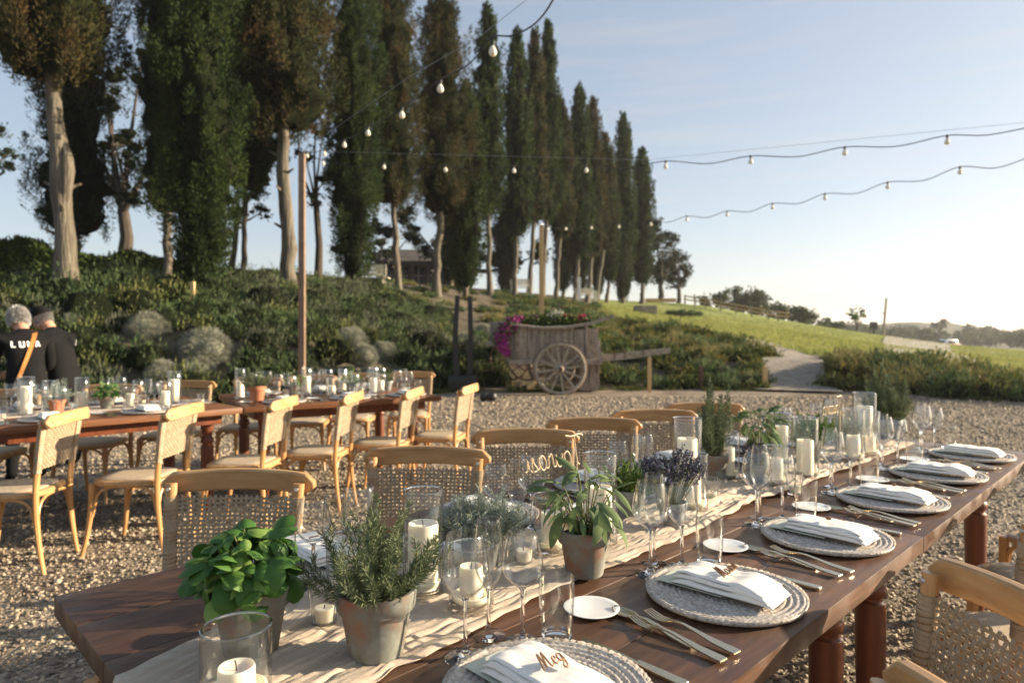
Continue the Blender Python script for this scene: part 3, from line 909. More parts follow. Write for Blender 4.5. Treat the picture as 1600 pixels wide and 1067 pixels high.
# tree belt in the valley right of the pole
def belt():
    rng = np.random.default_rng(5)
    cs, rs = [], []
    for i in range(150):
        px = rng.uniform(1290, 1900); Y = rng.uniform(150, 240)
        by = np.interp(px, [1290, 1330, 1420, 1480, 1600, 1900], [518, 519, 524, 526, 530, 532]) + rng.normal() * 3
        p = dx(px, by, Y); cs.append(np.array(p)); rs.append(rng.uniform(1.4, 2.9))
    V, Fq = cloud(rng, cs, rs, 55, .8, .5)
    tag(link('valley_woodland', npmesh('valley_woodland', V, Fq), None, M['olive']), 'dark belt of trees and scrub in the valley behind the car', 'woodland', kind='stuff')
belt()
for i, (px, by, r_) in enumerate([(1470, 502, 6), (1430, 512, 9), (1515, 510, 7), (1535, 512, 6), (1545, 509, 5), (1390, 519, 9)]):
    broad('field_tree', px, 210 + 12 * i, [(px, by + 3, r_), (px + r_, by + 7, r_), (px - r_, by + 7, r_)], 'olive', ['lone tree on the skyline left of the car', 'tree clump above the car roof', 'small far tree right of the car', 'second small far tree right of the car', 'tiny far tree nearest the right edge', 'dark tree right of the utility pole foot'][i], 2, 'field trees in the valley', per=120, seed=50 + i, leaf=(1.0, .7), limbs=False)

# ------------------------------------------------------------------ planting on the bank
def sprigs(rng, P, N_, Lf, Wf, up=.75):
    """P bush centres (n,4 with radius); N_ sprigs each"""
    out = []
    for (x, y, z, r, h) in P:
        n = int(N_ * (r / .5) ** 1.4)
        d = rng.normal(size=(n, 3)); d[:, 2] = np.abs(d[:, 2]); d /= np.linalg.norm(d, axis=1, keepdims=True)
        q = rng.random((n, 1)) ** .35
        lump = 1 + .2 * np.sin(d[:, :1] * 7 + x * 3) + .16 * np.sin(d[:, 1:2] * 9 + y * 5)
        p = d * q * np.array([r, r, h]) * lump + np.array([x, y, z])
        out.append((p, d * .45 + np.array([0, 0, up]) + rng.normal(size=(n, 3)) * .3))
    P_ = np.concatenate([a for a, b in out]); D_ = np.concatenate([b for a, b in out])
    return leaves_np(P_, D_, Lf * rng.uniform(.6, 1.4, len(P_)), Wf * rng.uniform(.6, 1.3, len(P_)), rng)
# silver santolina domes
def silver_proto(seed):
    rng = np.random.default_rng(seed)
    n = 9000
    d = rng.normal(size=(n, 3)); d /= np.linalg.norm(d, axis=1, keepdims=True)
    q = 1 - .16 * rng.random((n, 1)) ** .6
    P = d * q * np.array([1, 1, .82]) * (1 + .09 * np.sin(d[:, :1] * 5 + seed) + .08 * np.sin(d[:, 1:2] * 7 + d[:, 2:3] * 4))
    V, Fq = leaves_np(P, d + rng.normal(size=(n, 3)) * .45, (.24 * rng.uniform(.4, 1.4, n)), .020, rng)
    return npmesh('silver_shrub', V, Fq)
SILV = []
sp_ = [silver_proto(1), silver_proto(2)]
core_ = MB().lathe([(.01, -.64), (.5, -.4), (.72, -.05), (.7, .25), (.5, .45), (.25, .55), (.01, .6)], 16).mesh('shrub_heart')
core_.materials.append(M['silver'])
silv = [(232, 512, 14.5, 33, 'wide flat silver shrub high on the bank right of the capped man'), (322, 545, 14.6, 42, 'big round grey shrub below the broad green cypress'),
        (550, 530, 16.6, 26, 'round silver shrub highest of the three right of the left pole'), (568, 555, 15.6, 24, 'silver shrub in the middle of the three right of the left pole'), (598, 550, 16.0, 22, 'pale silver ball rightmost of the three past the left pole'),
        (255, 585, 12.2, 28, 'low silver cushion at the bank foot behind the far table'), (308, 578, 12.6, 28, 'loose silver shrub at the bank foot behind the far table'),
        (118, 500, 14.0, 18, 'silver shrub behind the capped man'), (727, 535, 19, 20, 'silver shrub between the two black posts'), (758, 520, 20, 20, 'silver ball right of the black posts'),
        (572, 590, 14.6, 20, 'low silver shrub at the bank foot right of the left pole'), (540, 585, 14.6, 16, 'small silver shrub at the bank foot beside the left pole')]
for i, (px, py, Y, rpx, lb) in enumerate(silv):
    g_ = ground_at(px, py + rpx * .35)
    X, Y = g_.x, g_.y
    r = rpx / F * Y
    r *= .9
    zb = g_.z + r * .28
    zt = zb + r * .82
    SILV.append((X, Y, r))
    o = link('silver_shrub', withmat(sp_[i % 2], M['silver']))
    tag(o, lb, 'shrub', 'silver shrubs on the bank')
    o.location = (X, Y, zb)
    o.scale = (r, r, (zt - zb) / .85)
    o.rotation_euler = (0, 0, i * 1.3)
    link('shrub_heart', core_, o)
def bank_shrubs():
    rng = np.random.default_rng(21)
    P = []
    tries = 0
    while len(P) < 330 and tries < 9000:
        tries += 1
        px = rng.uniform(-200, 770); Y = rng.uniform(9, 27)
        X = (px - 800) / F * Y
        b = Y - np.interp(X, ybx, yby)
        lim = np.interp(px, [-200, 300, 560, 640, 770], [6.2, 6.5, 10.5, 11, 4.5])
        if b < .35 or b > lim: continue
        if px > 700 and b > 3.4: continue
        r = rng.uniform(.32, .62)
        if any((X - q[0]) ** 2 + (Y - q[1]) ** 2 < (.55 * (r + q[3])) ** 2 for q in P): continue
        if any(abs(X - a) < b_ + r * .5 and -(b_ + .35) < Y - c < b_ * .5 for a, c, b_ in SILV): continue
        P.append((X, Y, 0, r, r * rng.uniform(.9, 1.35)))
    z = ter(np.array([p[0] for p in P]), np.array([p[1] for p in P]))
    P = [(p[0], p[1], z[i] - .05, p[3], p[4]) for i, p in enumerate(P)]
    # neighbouring bushes share a kind: dark rosemary, greyer lavender, paler green broom
    kk = [noise.noise(Vector((p[0] * .7, p[1] * 1.1, 2))) + rng.normal() * .16 for p in P]
    A = [p for p, q in zip(P, kk) if q < .08]; B = [p for p, q in zip(P, kk) if .08 <= q < .3]; C = [p for p, q in zip(P, kk) if q >= .3]
    va, fa = sprigs(rng, A, 700, .105, .02); vb, fb = sprigs(rng, B, 700, .12, .016, up=1.0); vc, fc = sprigs(rng, C, 620, .11, .026)
    V, Fq = joinnp([(va, fa), (vb, fb), (vc, fc)])
    me = npmesh('rosemary_bank', V, Fq, mats=[M['shrub'], M['shrub_grey'], M['shrub_pale']], midx=np.concatenate([np.zeros(len(fa)), np.ones(len(fb)), np.full(len(fc), 2)]))
    tag(link('rosemary_bank', me, None), 'dense dark green rosemary and shrubs covering the left bank', 'shrubbery', kind='stuff')
    # hulls added in the bushes, coloured as shade, so that no light shines through
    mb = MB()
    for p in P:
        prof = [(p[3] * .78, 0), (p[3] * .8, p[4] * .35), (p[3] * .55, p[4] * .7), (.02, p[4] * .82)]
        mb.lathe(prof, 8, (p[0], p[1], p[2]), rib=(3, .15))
    tag(mb.build('shrub_shade_hulls', M['inner_shade'], None, False), 'dark hulls coloured as shade inside the rosemary bank', 'shrubbery', kind='stuff')
bank_shrubs()
# clipped hedge behind the left trunks
def hedge():
    rng = np.random.default_rng(8)
    path = [(-240, 398, 20), (0, 380, 19.6), (60, 384, 19.5), (130, 395, 20), (200, 402, 20.5), (262, 408, 21), (330, 420, 21.8), (400, 428, 22.5), (470, 436, 23.5), (530, 444, 25)]
    P = []
    for i in range(len(path) - 1):
        a, b = path[i], path[i + 1]
        for k in range(1500):
            t = rng.random()
            px = a[0] + (b[0] - a[0]) * t; top = a[1] + (b[1] - a[1]) * t; Y = a[2] + (b[2] - a[2]) * t
            X = (px - 800) / F * Y
            zt = EYE - (top + 2 - HZ) / F * Y + .12 * math.sin(X * 2.1) + .08 * math.sin(X * 5.3)
            zb = tz_fast(X, Y)
            s_ = rng.random()
            if s_ < .6: p = (X, Y - .45 + rng.normal() * .07, zb + (zt - zb) * rng.random())
            else: p = (X, Y + rng.uniform(-.45, .45), zt - abs(rng.normal()) * .08)
            P.append(p)
    P = np.array(P)
    D = rng.normal(size=P.shape) * .5 + np.array([0, -.5, .6])
    V, Fq = leaves_np(P, D, .15 * rng.uniform(.6, 1.3, len(P)), .07, rng)
    root = link('hedge', npmesh('hedge', V, Fq), None, M['hedge'])
    tag(root, 'long clipped green hedge along the top of the left bank', 'hedge')
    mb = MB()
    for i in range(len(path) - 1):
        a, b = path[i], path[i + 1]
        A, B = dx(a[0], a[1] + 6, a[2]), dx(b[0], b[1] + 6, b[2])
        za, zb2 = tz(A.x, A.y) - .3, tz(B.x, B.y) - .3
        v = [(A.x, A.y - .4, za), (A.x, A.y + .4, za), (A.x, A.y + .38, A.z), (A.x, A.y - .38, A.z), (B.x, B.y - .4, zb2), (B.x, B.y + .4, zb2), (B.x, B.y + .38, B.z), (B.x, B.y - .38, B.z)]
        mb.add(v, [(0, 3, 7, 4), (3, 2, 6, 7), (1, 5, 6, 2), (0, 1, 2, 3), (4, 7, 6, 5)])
    mb.build('inner_hull', M['inner_shade'], root, False)  # dark filler, painted as the shade within the hedge
_tx = np.linspace(-30, 2, 65); _ty = np.linspace(17, 27, 21)
_TX, _TY = np.meshgrid(_tx, _ty); _TZ = ter(_TX, _TY)
def tz_fast(x, y):
    i = min(max((x + 30) / .5, 0), 63.99); j = min(max((y - 17) / .5, 0), 19.99)
    a, b = int(i), int(j); fx, fy = i - a, j - b
    return float(_TZ[b, a] * (1 - fx) * (1 - fy) + _TZ[b, a + 1] * fx * (1 - fy) + _TZ[b + 1, a] * (1 - fx) * fy + _TZ[b + 1, a + 1] * fx * fy)
hedge()
# mixed weeds and shrubs: right banks, behind the cart
def weeds():
    rng = np.random.default_rng(31)
    P = []
    def region(n, pxa, pxb, Ya, Yb, ok, ra, rb, hf):
        c = 0
        for _ in range(n * 6):
            if c >= n: break
            px = rng.uniform(pxa, pxb); Y = rng.uniform(Ya, Yb)
            X = (px - 800) / F * Y
            b = Y - np.interp(X, ybx, yby)
            if b < .15 or not ok(px, Y, b): continue
            r = rng.uniform(ra, rb); P.append((X, Y, 0, r, r * rng.uniform(*hf))); c += 1
    lawn_lo = lambda X: np.interp(X, [-2, 4.1, 6.6, 8.2, 9.2, 10.4, 12.2, 20, 60], [60, 27.5, 23.2, 21, 19.5, 17.6, 15.4, 12, 0])
    okl = lambda px, Y, b: Y < lawn_lo((px - 800) / F * Y) + .2
    region(190, 905, 1215, 14.8, 27, lambda px, Y, b: okl(px, Y, b) and not (px > 1160 and Y > 20.0) and (px < 1205) and (b > .5 or px > 1030), .22, .42, (.5, 1.0))
    region(170, 1300, 1820, 10, 19.5, lambda px, Y, b: okl(px, Y, b) and px > 1296 + (18 - Y) * 2, .22, .45, (.7, 1.25))
    region(170, 765, 960, 17, 38, lambda px, Y, b: okl(px, Y, b) or px < 930, .25, .45, (.35, .8))
    region(60, 600, 960, 24, 40, lambda px, Y, b: b < 26, .25, .4, (.3, .6))
    region(25, 640, 800, 15.5, 20, lambda px, Y, b: b > .8, .2, .4, (.6, 1.0))
    z = ter(np.array([p[0] for p in P]), np.array([p[1] for p in P]))
    P = [(p[0], p[1], z[i] - .04, p[3], p[4]) for i, p in enumerate(P)]
    kk = [noise.noise(Vector((p[0] * .9, p[1] * .9, 7))) + rng.normal() * .2 for p in P]
    A = [p for p, q in zip(P, kk) if q < -.05]; B = [p for p, q in zip(P, kk) if -.05 <= q < .22]; C = [p for p, q in zip(P, kk) if q >= .22]
    va, fa = sprigs(rng, A, 380, .12, .045, up=.5); vb, fb = sprigs(rng, B, 330, .15, .035, up=.8)
    vc, fc = sprigs(rng, [(p[0], p[1], p[2], p[3], p[4] * 1.0) for p in C], 420, .15, .018, up=1.1)
    V, Fq = joinnp([(va, fa), (vb, fb), (vc, fc)])
    tag(link('weeds', npmesh('weeds', V, Fq, mats=[M['weeds'], M['shrub'], M['drygrass']], midx=np.concatenate([np.zeros(len(fa)), np.ones(len(fb)), np.full(len(fc), 2)])), None), 'mixed wild plants and low scrub on the banks beside the path', 'undergrowth', kind='stuff')
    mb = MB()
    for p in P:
        mb.lathe([(p[3] * .75, 0), (p[3] * .7, p[4] * .4), (.02, p[4] * .75)], 7, (p[0], p[1], p[2]), rib=(3, .15))  # added hulls whose dark colour stands for shade among the plants
    tag(mb.build('undergrowth_shade_hulls', M['inner_shade'], None, False), 'dark hulls coloured as shade inside the wild plants beside the path', 'undergrowth', kind='stuff')
weeds()
def meadow():
    rng = np.random.default_rng(41)
    n = 60000
    px = rng.uniform(930, 1750, n); Y = 14 + 36 * rng.random(n) ** 1.3
    X = (px - 800) / F * Y
    lo_ = np.interp(X, [-2, 4.1, 6.6, 8.2, 9.2, 10.4, 12.2, 20, 60], [60, 27.5, 23.2, 21, 19.5, 17.6, 15.4, 12, 0])
    k_ = (Y > lo_ - .3) & (Y > np.interp(X, ybx, yby) + .3)
    X, Y = X[k_], Y[k_]
    Z = ter(X, Y)
    P = np.stack([X, Y, Z - .01], -1)
    D = rng.normal(size=P.shape) * .35 + np.array([0, 0, 1])
    V, Fq = leaves_np(P, D, .13 * rng.uniform(.5, 1.4, len(P)), .035, rng)
    tag(link('grass', npmesh('grass', V, Fq), None, M['grassblade']), 'sunlit green grass covering the sloping lawn', 'grass', kind='stuff')
    # dry tufts along the yard edge and round the cart
    n = 9000
    X = rng.uniform(-3, 9, n); b = np.abs(rng.normal(0, .45, n))
    Y = np.interp(X, ybx, yby) + b - .25
    g = (np.sin(X * 3) + np.sin(X * 7.3 + 1) + rng.normal(size=n) * .6 > .2) & ((X < 5.4) | (X > 7.2))
    X, Y = X[g], Y[g]
    P = np.stack([X, Y, ter(X, Y) - .01], -1)
    D = rng.normal(size=P.shape) * .45 + np.array([0, 0, 1])
    V, Fq = leaves_np(P, D, .09 * rng.uniform(.5, 1.5, len(P)), .02, rng)
    tag(link('verge_grass', npmesh('verge_grass', V, Fq), None, M['weeds']), 'short dry grass tufts along the edge of the gravel yard', 'grass', kind='stuff')
meadow()
# ------------------------------------------------------------------ chairs
def back_x(z): return .188 + .02 * max(0, (z - .45)) / .43          # half spacing of the uprights
def back_y(z):                                                      # uprights lean back and splay at the foot
    if z >= .45: return -.195 - .048 * ((z - .45) / .43) ** 1.2
    return -.195 - .045 * ((.45 - z) / .45) ** 2
def make_chair():
    root = empty('cane_back_chair', label='oak chair', cat='chair')
    for s in (-1, 1):
        pts = [(s * (back_x(z) + .012 * max(0, .3 - z)), back_y(z), z) for z in [i / 14 * .868 for i in range(15)]]
        mb = MB().tube(pts, [.0125 + .0065 * min(1, z[2] / .35) for z in pts], 10, sx=.85, up=(1, 0, 0))
        mb.build('rear_leg', M['oakv'], root)
        pts = [(s * (.19 + .035 * (1 - t) ** 2), .185 + .045 * (1 - t) ** 2.2, .44 * t) for t in [i / 9 for i in range(10)]]
        MB().tube(pts, [.0115 + .0085 * p[2] / .44 for p in pts], 9).build('front_leg', M['oakv'], root)
    # bowed top rail
    n = 16
    pts, hw = [], []
    for i in range(n + 1):
        t = i / n * 2 - 1
        pts.append((t * .252, back_y(.85) - .030 - .035 * (1 - t * t) , .858 + .012 * (1 - t * t)))
        e = abs(t)
        hw.append(.036 * (math.sqrt(max(.04, 1 - ((e - .86) / .145) ** 2)) if e > .86 else 1))
    top = MB().strip(pts, (0, .12, 1), hw, .024).build('top_rail', M['oak'], root)
    bv = top.modifiers.new('b', 'BEVEL'); bv.width = .006; bv.segments = 2; bv.limit_method = 'ANGLE'; bv.angle_limit = R(50)
    for s in (-1, 1):
        MB().tube([(s * back_x(.85), back_y(.85) + .012, .852), (s * back_x(.85), back_y(.85) + .0215, .853)], [.0068, .0055], 12).build('bolt', M['steel'], top)
        MB().tube([(s * .212, back_y(.85) - .05, .857), (s * .212, back_y(.85) - .0585, .857)], [.005, .004], 10).build('bolt', M['steel'], top)
    # woven cane between and around the uprights
    mb = MB()
    z0, z1 = .585, .822
    bow = lambda x, z: back_y(z) + .004 - .022 * (1 - (x / back_x(z)) ** 2) * (.5 + .5 * (z - z0) / (z1 - z0))
    nv, nh = 23, 17
    for i in range(nv):
        fx = (i + .5) / nv * 2 - 1
        pts = []
        for k in range(nh * 2 + 3):
            z = z0 + (z1 - z0 + .004) * k / (nh * 2 + 2)
            x = fx * (back_x(z) - .012)
            ph = (k / 2 + i) * PI
            pts.append((x + .0012 * math.sin(k * 1.3 + i * 2.1), bow(x, z) + .0026 * math.cos(ph), z))
        mb.strip(pts, (1, 0, 0), .0043, .0019)
    for j in range(nh):
        z = z0 + (z1 - z0) * (j + .55) / nh
        pts = []
        for k in range(nv * 2 + 1):
            fx = k / (nv * 2) * 2 - 1
            x = fx * (back_x(z) - .006)
            ph = (j + (k - 1) / 2) * PI
            pts.append((x, bow(x, z) - .0026 * math.cos(ph), z + .0012 * math.sin(k * .9 + j)))
        mb.strip(pts, (0, 0, 1), .0038, .0019)
    cane = mb.build('cane_back', M['cane'], root)
    tag(cane, kind='stuff')
    mb = MB()
    for s in (-1, 1):
        for j in range(22):
            z = z0 - .006 + (z1 - z0 + .006) * j / 21
            c = Vector((s * back_x(z), back_y(z), z))
            ring = []
            for k in range(10):
                a = 2 * PI * k / 9
                ring.append(c + Vector((math.cos(a) * .0215, math.sin(a) * .019, .003 * math.sin(a + j))))
            mb.strip(ring, (0, 0, 1), .0052, .0025)
    tag(mb.build('cane_binding', M['cane'], root), kind='stuff')
    # seat frame and woven pad
    def outline(sc, n=36):
        o = []
        for k in range(n):
            a = 2 * PI * k / n
            c, s_ = math.cos(a), math.sin(a)
            e = .55
            x = abs(c) ** e * (1 if c >= 0 else -1); y = abs(s_) ** e * (1 if s_ >= 0 else -1)
            o.append((x * .212 * sc * (1 + .05 * y), y * .208 * sc))
        return o
    def slab(layers):
        v, f = [], []
        for sc, z in layers:
            v += [(x, y, z) for x, y in outline(sc)]
        n = 36
        for i in range(len(layers) - 1):
            for k in range(n):
                k2 = (k + 1) % n
                f.append((i * n + k, i * n + k2, (i + 1) * n + k2, (i + 1) * n + k))
        f.append(tuple(range(n))[::-1]); f.append(tuple(range((len(layers) - 1) * n, len(layers) * n)))
        return MB().add(v, f)
    slab([(.96, .425), (1.0, .43), (1.02, .442), (1.01, .455), (.97, .461), (.86, .461)]).build('seat_frame', M['oak'], root)
    slab([(.86, .455), (.87, .463), (.84, .468), (.6, .471), (.2, .470)]).build('seat_pad', M['seat'], root)
    # bent hoops under the seat
    def hoop(a, b, zl=.245):
        a, b = Vector(a), Vector(b)
        m_ = (a + b) / 2
        pts = []
        for i in range(15):
            t = i / 14
            p = a.lerp(b, t)
            h = math.sqrt(max(0, 1 - (2 * t - 1) ** 4))
            p.z = zl + (.425 - zl) * h ** .9
            pts.append(p)
        return MB().tube(pts, .0085, 8)
    ry = back_y(.3)
    hoop((.2, .18, 0), (-.2, .18, 0)).build('bent_brace', M['oakv'], root)
    hoop((.19, ry, 0), (-.19, ry, 0)).build('bent_brace', M['oakv'], root)
    for s in (-1, 1): hoop((s * .196, .18, 0), (s * .19, ry, 0)).build('bent_brace', M['oakv'], root)
    return Proto(root)
chair = make_chair()
U = Vector((.713, .701, 0)); Vv = Vector((.701, -.713, 0)); P0 = Vector((-.981, 1.439, 0))
TOP = .77
ANG = math.atan2(U.y, U.x)
def T(u, v, z=TOP): return P0 + U * u + Vv * v + Vector((0, 0, z))
def put_chair(railx, raily, face, label, group):
    d = Vector((math.cos(R(face)), math.sin(R(face))))
    chair.put((railx + d.x * .26, raily + d.y * .26, 0), R(face - 90), label, group, (1, 1, .972))
g1_ = 'cane back chairs on the left side of the near table'
for (x, y, f, lb) in [(-.895, 2.19, -91, 'cane back chair whose full back shows behind the basil plant'), (-.335, 2.62, -94, 'cane back chair seen behind the nearest rosemary'), (.06, 3.10, -90, 'cane back chair behind the round silver herb'),
                      (.425, 3.5, -92, 'cane back chair right behind the first wooden word sign'), (.82, 3.86, -88, 'cane back chair half hidden by the tall rosemary'), (1.21, 4.22, -91, 'furthest cane back chair on the left side of the near table')]:
    put_chair(x, y, f, lb, g1_)
g2_ = 'cane back chairs on the right side of the near table'
for (x, y, f, lb) in [(.525, .735, 176, 'nearest chair, only its rail corner showing at the bottom edge'), (.875, 1.165, 180, 'large cane back chair filling the lower right corner'), (1.33, 1.5, 179, 'cane back chair cut by the right edge beyond the large one'),
                      (1.76, 1.93, 181, 'chair hidden behind the large cane back at the right'), (2.20, 2.36, 178, 'chair with its seat tucked beside the dark turned leg at right'), (2.62, 2.78, 180, 'furthest chair on the right side of the near table')]:
    put_chair(x, y, f, lb, g2_)
g3_ = 'cane back chairs along the front of the far table'
for i, (x, y, f) in enumerate([(-2.57, 3.87, 189), (-2.04, 4.17, 181), (-1.57, 4.60, 178), (-1.19, 4.99, 177), (-.79, 5.36, 172), (-.37, 5.70, 168)]):
    put_chair(x, y, f, ['sunlit cane back chair at the left edge, nearest on the far table', 'second sunlit chair from the left at the far table', 'third sunlit chair from the left, front of the far table', 'fourth sunlit chair from the left, front of the far table', 'fifth sunlit chair from the left, front of the far table', 'last sunlit chair at the right end of the far table'][i], g3_)
g4_ = 'cane back chairs along the back of the far table'
for i, (x, y, f) in enumerate([(-3.85, 5.2, -92), (-3.37, 5.66, -88), (-2.93, 6.08, -91), (-2.46, 6.5, -90), (-2.04, 6.86, -86), (-1.62, 7.15, -92), (-1.1, 7.4, -88)]):
    put_chair(x, y, f, ['chair behind the far table in front of the two men', 'chair behind the far table next to the men', 'chair behind the far table with its top rail between the herbs', 'chair behind the far table left of the terracotta pot', 'chair behind the far table right of the terracotta pot', 'chair behind the far table near its right end', 'last chair behind the far table by the black posts'][i], g4_)

# ------------------------------------------------------------------ tables
def leg_mesh():
    prof = [(.0, 0), (.026, 0), (.030, .02), (.034, .06), (.040, .18), (.044, .34), (.0455, .46), (.044, .49), (.036, .498), (.036, .506), (.045, .515), (.047, .53), (.044, .545), (.034, .556), (.033, .566), (.041, .60), (.0465, .635), (.044, .665), (.036, .685), (.034, .692)]
    return MB().lathe(prof, 28).box((0, 0, .7095), (.094, .094, .035), bev=.004).mesh('leg')
LEGM = leg_mesh(); LEGM.materials.append(M['leg'])
def table(c0, ang, Lh, Wd, label, m, nb=6, group=None):
    """c0: corner at front-left (as P0), length along ang, width to the right of it"""
    root = empty('dining_table', c0, ang, label, 'table', group)
    th = .042
    bw = Wd / nb
    for i in range(nb):
        rr = random.Random(i + int(Lh * 10))
        b = MB().box((0, 0, 0), (Lh, bw - .0022, th), bev=.0025).build('board', m, root)
        b.location = (Lh / 2, -bw * (i + .5), TOP - th / 2 + rr.uniform(-.0007, .0004))
        b.rotation_euler = (0, 0, 0)
    ins = .11
    z = TOP - th - .038
    for (cx, cy, sx, sy) in [(Lh / 2, -ins, Lh - 2 * ins, .024), (Lh / 2, -Wd + ins, Lh - 2 * ins, .024), (ins, -Wd / 2, .024, Wd - 2 * ins - .03), (Lh - ins, -Wd / 2, .024, Wd - 2 * ins - .03)]:
        MB().box((cx, cy, z), (sx, sy, .072), bev=.002).build('apron', M['leg'], root)
    for (cx, cy) in [(.178, -.195), (Lh - .178, -.195), (.178, -Wd + .195), (Lh - .178, -Wd + .195)]:
        l = link('leg', LEGM, root); l.location = (cx, cy, 0)
    return root
gt = 'long wooden dining tables'
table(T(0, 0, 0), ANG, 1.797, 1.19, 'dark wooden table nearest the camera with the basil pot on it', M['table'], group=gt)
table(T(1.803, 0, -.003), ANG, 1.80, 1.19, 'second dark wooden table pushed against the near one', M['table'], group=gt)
FA = Vector((-3.40, 3.49, 0)); FAU = Vector((.7071, .7071, 0)); FAV = Vector((-.7071, .7071, 0))
FB = Vector((-1.965, 4.935, 0)); fb_a = R(32); FBU = Vector((math.cos(fb_a), math.sin(fb_a), 0)); FBV = Vector((-math.sin(fb_a), math.cos(fb_a), 0))
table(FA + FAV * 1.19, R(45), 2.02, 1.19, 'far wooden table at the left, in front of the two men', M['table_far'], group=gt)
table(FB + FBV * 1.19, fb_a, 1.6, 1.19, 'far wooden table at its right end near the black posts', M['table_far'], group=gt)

# gauze runner, gathered here and there
def runner_mesh(L_, c_of, w_of, name, seed=0, hang=.25, nu=560, nv=84):
    rows = []
    V = []
    for i in range(nu):
        u = -hang + (L_ + hang) * i / (nu - 1)
        cu = c_of(max(u, 0)); wu = w_of(max(u, 0))
        gather = max(0., 1 - wu / .34)
        for j in range(nv):
            s_ = j / (nv - 1) * 2 - 1
            edge = .012 * noise.noise(Vector((u * 5, s_ * 2 + seed, 3))) + .008 * noise.noise(Vector((u * 22, 7 + seed, 3)))
            v = cu + s_ * wu / 2 + edge
            a = noise.noise(Vector((u * 2.2 + 1.5 * noise.noise(Vector((u * 1.2, s_, seed))), s_ * wu * 42, seed)))
            b = noise.noise(Vector((u * 6.5 + s_ * 3, s_ * wu * 85, seed + 9)))
            c = noise.noise(Vector((u * 30, s_ * wu * 120, seed + 4)))
            big = max(0, noise.noise(Vector((u * 3.1, s_ * 2.2, seed + 30))))
            z = .004 + (.007 + .022 * gather) * (1 - abs(a) * 2.2 + .2) * .8 + .004 * b + .0012 * c + big * (.008 + .05 * gather)
            z = max(.0016 + .0006 * (c + 1), z)
            # hems lie down but for small lifts
            e = min(1, (1 - abs(s_)) / .05)
            z = z * (.45 + .55 * e) + (1 - e) * .002
            if u < 0:
                V.append((-.006 - z * .6 - .004 * math.sin(s_ * 20), v, u * .98 - .002))
            else:
                V.append((u if u > .004 else -.002, v, z))
    ii = np.arange(nu * nv).reshape(nu, nv)
    fq = np.stack([ii[:-1, :-1], ii[1:, :-1], ii[1:, 1:], ii[:-1, 1:]], -1).reshape(-1, 4)
    V = np.array(V)
    return V, fq
cu_ = lambda u: np.interp(u, [0, .35, .75, 1.4, 1.8, 2.4, 3.6], [.66, .575, .56, .60, .60, .60, .59])
wu_ = lambda u: np.interp(u, [0, .35, .75, 1.2, 1.45, 1.8, 2.1, 2.4, 2.8, 3.6], [.36, .42, .36, .30, .25, .20, .24, .22, .28, .30])
V_, f_ = runner_mesh(3.45, cu_, wu_, 'runner')
W_ = np.array([tuple(T(0, 0)) for _ in range(1)])
VW = np.stack([P0.x + U.x * V_[:, 0] + Vv.x * V_[:, 1], P0.y + U.y * V_[:, 0] + Vv.y * V_[:, 1], TOP + V_[:, 2]], -1)
rn = link('table_runner', npmesh('table_runner', VW, f_[:, ::-1], True), None, M['runner'])
tag(rn, 'crinkled cream gauze runner lying along the near table', 'table runner')
md = rn.modifiers.new('s', 'SOLIDIFY'); md.thickness = .0012; md.offset = 1
V_, f_ = runner_mesh(2.0, lambda u: .60, lambda u: .34, 'r2', 5, 0, 220, 36)
VW = np.stack([FA.x + FAU.x * V_[:, 0] + FAV.x * V_[:, 1], FA.y + FAU.y * V_[:, 0] + FAV.y * V_[:, 1], TOP + V_[:, 2]], -1)
tag(link('table_runner', npmesh('table_runner', VW, f_, True), None, M['runner']), 'cream gauze runner on the far left table', 'table runner')

# ------------------------------------------------------------------ tableware prototypes
def lathe_thing(name, parts, cat, sub=None):
    root = empty(name, cat=cat, label=name.replace('_', ' '))
    for pn, prof, m, kw in parts:
        MB().lathe(prof, **kw).build(pn, m, root)
    return root
def wine_glass(H, rb, rw, bowl_h, name, rtop):
    """base radius rb, widest rw, rim rtop"""
    root = empty(name, cat='wine glass', label='glass')
    zb = H - bowl_h
    out = []
    for i in range(19):
        t = i / 18
        if t < .42: r = .004 + (rw - .004) * math.sin(t / .42 * PI / 2) ** .72
        else: r = rw + (rtop - rw) * ((t - .42) / .58) ** 1.6
        out.append((r, zb + bowl_h * t))
    inn = [(max(.0008, r - .0011), z + (.003 if i < 3 else .0005)) for i, (r, z) in enumerate(out)][::-1]
    prof = out + [(rtop - .0005, H + .0006)] + inn[:-1] + [(.0002, zb + .004)]
    MB().lathe([(.0001, zb)] + prof, 40).build('bowl', M['glass'], root)
    st = [(.0001, .0), (rb, .0), (rb, .0012), (rb * .75, .0028), (rb * .35, .0055), (.0075, .0105), (.0045, .020), (.0036, .04), (.0034, zb * .7), (.0042, zb - .006), (.0065, zb - .0008), (.0001, zb - .0004)]
    MB().lathe(st, 32).build('stem_and_foot', M['glass2'], root)
    return Proto(root)
big_glass = wine_glass(.215, .036, .0425, .112, 'wine_glass', .0315)
mid_glass = wine_glass(.198, .034, .038, .098, 'wine_glass', .028)
flute = wine_glass(.218, .031, .0275, .132, 'wine_glass', .0215)
def tumbler_():
    root = empty('water_tumbler', cat='tumbler', label='t')
    MB().lathe([(.0285, .016), (.0315, .05), (.033, .09), (.0318, .119), (.0312, .1198), (.0306, .119), (.0318, .09), (.0303, .05), (.0273, .0165)], 36, close=True).build('wall', M['glass'], root)
    MB().lathe([(.0001, .001), (.025, .0), (.0278, .003), (.0285, .0158), (.026, .0155), (.018, .0115), (.0001, .0105)], 36).build('base', M['glass2'], root)
    return Proto(root)
tumbler = tumbler_()
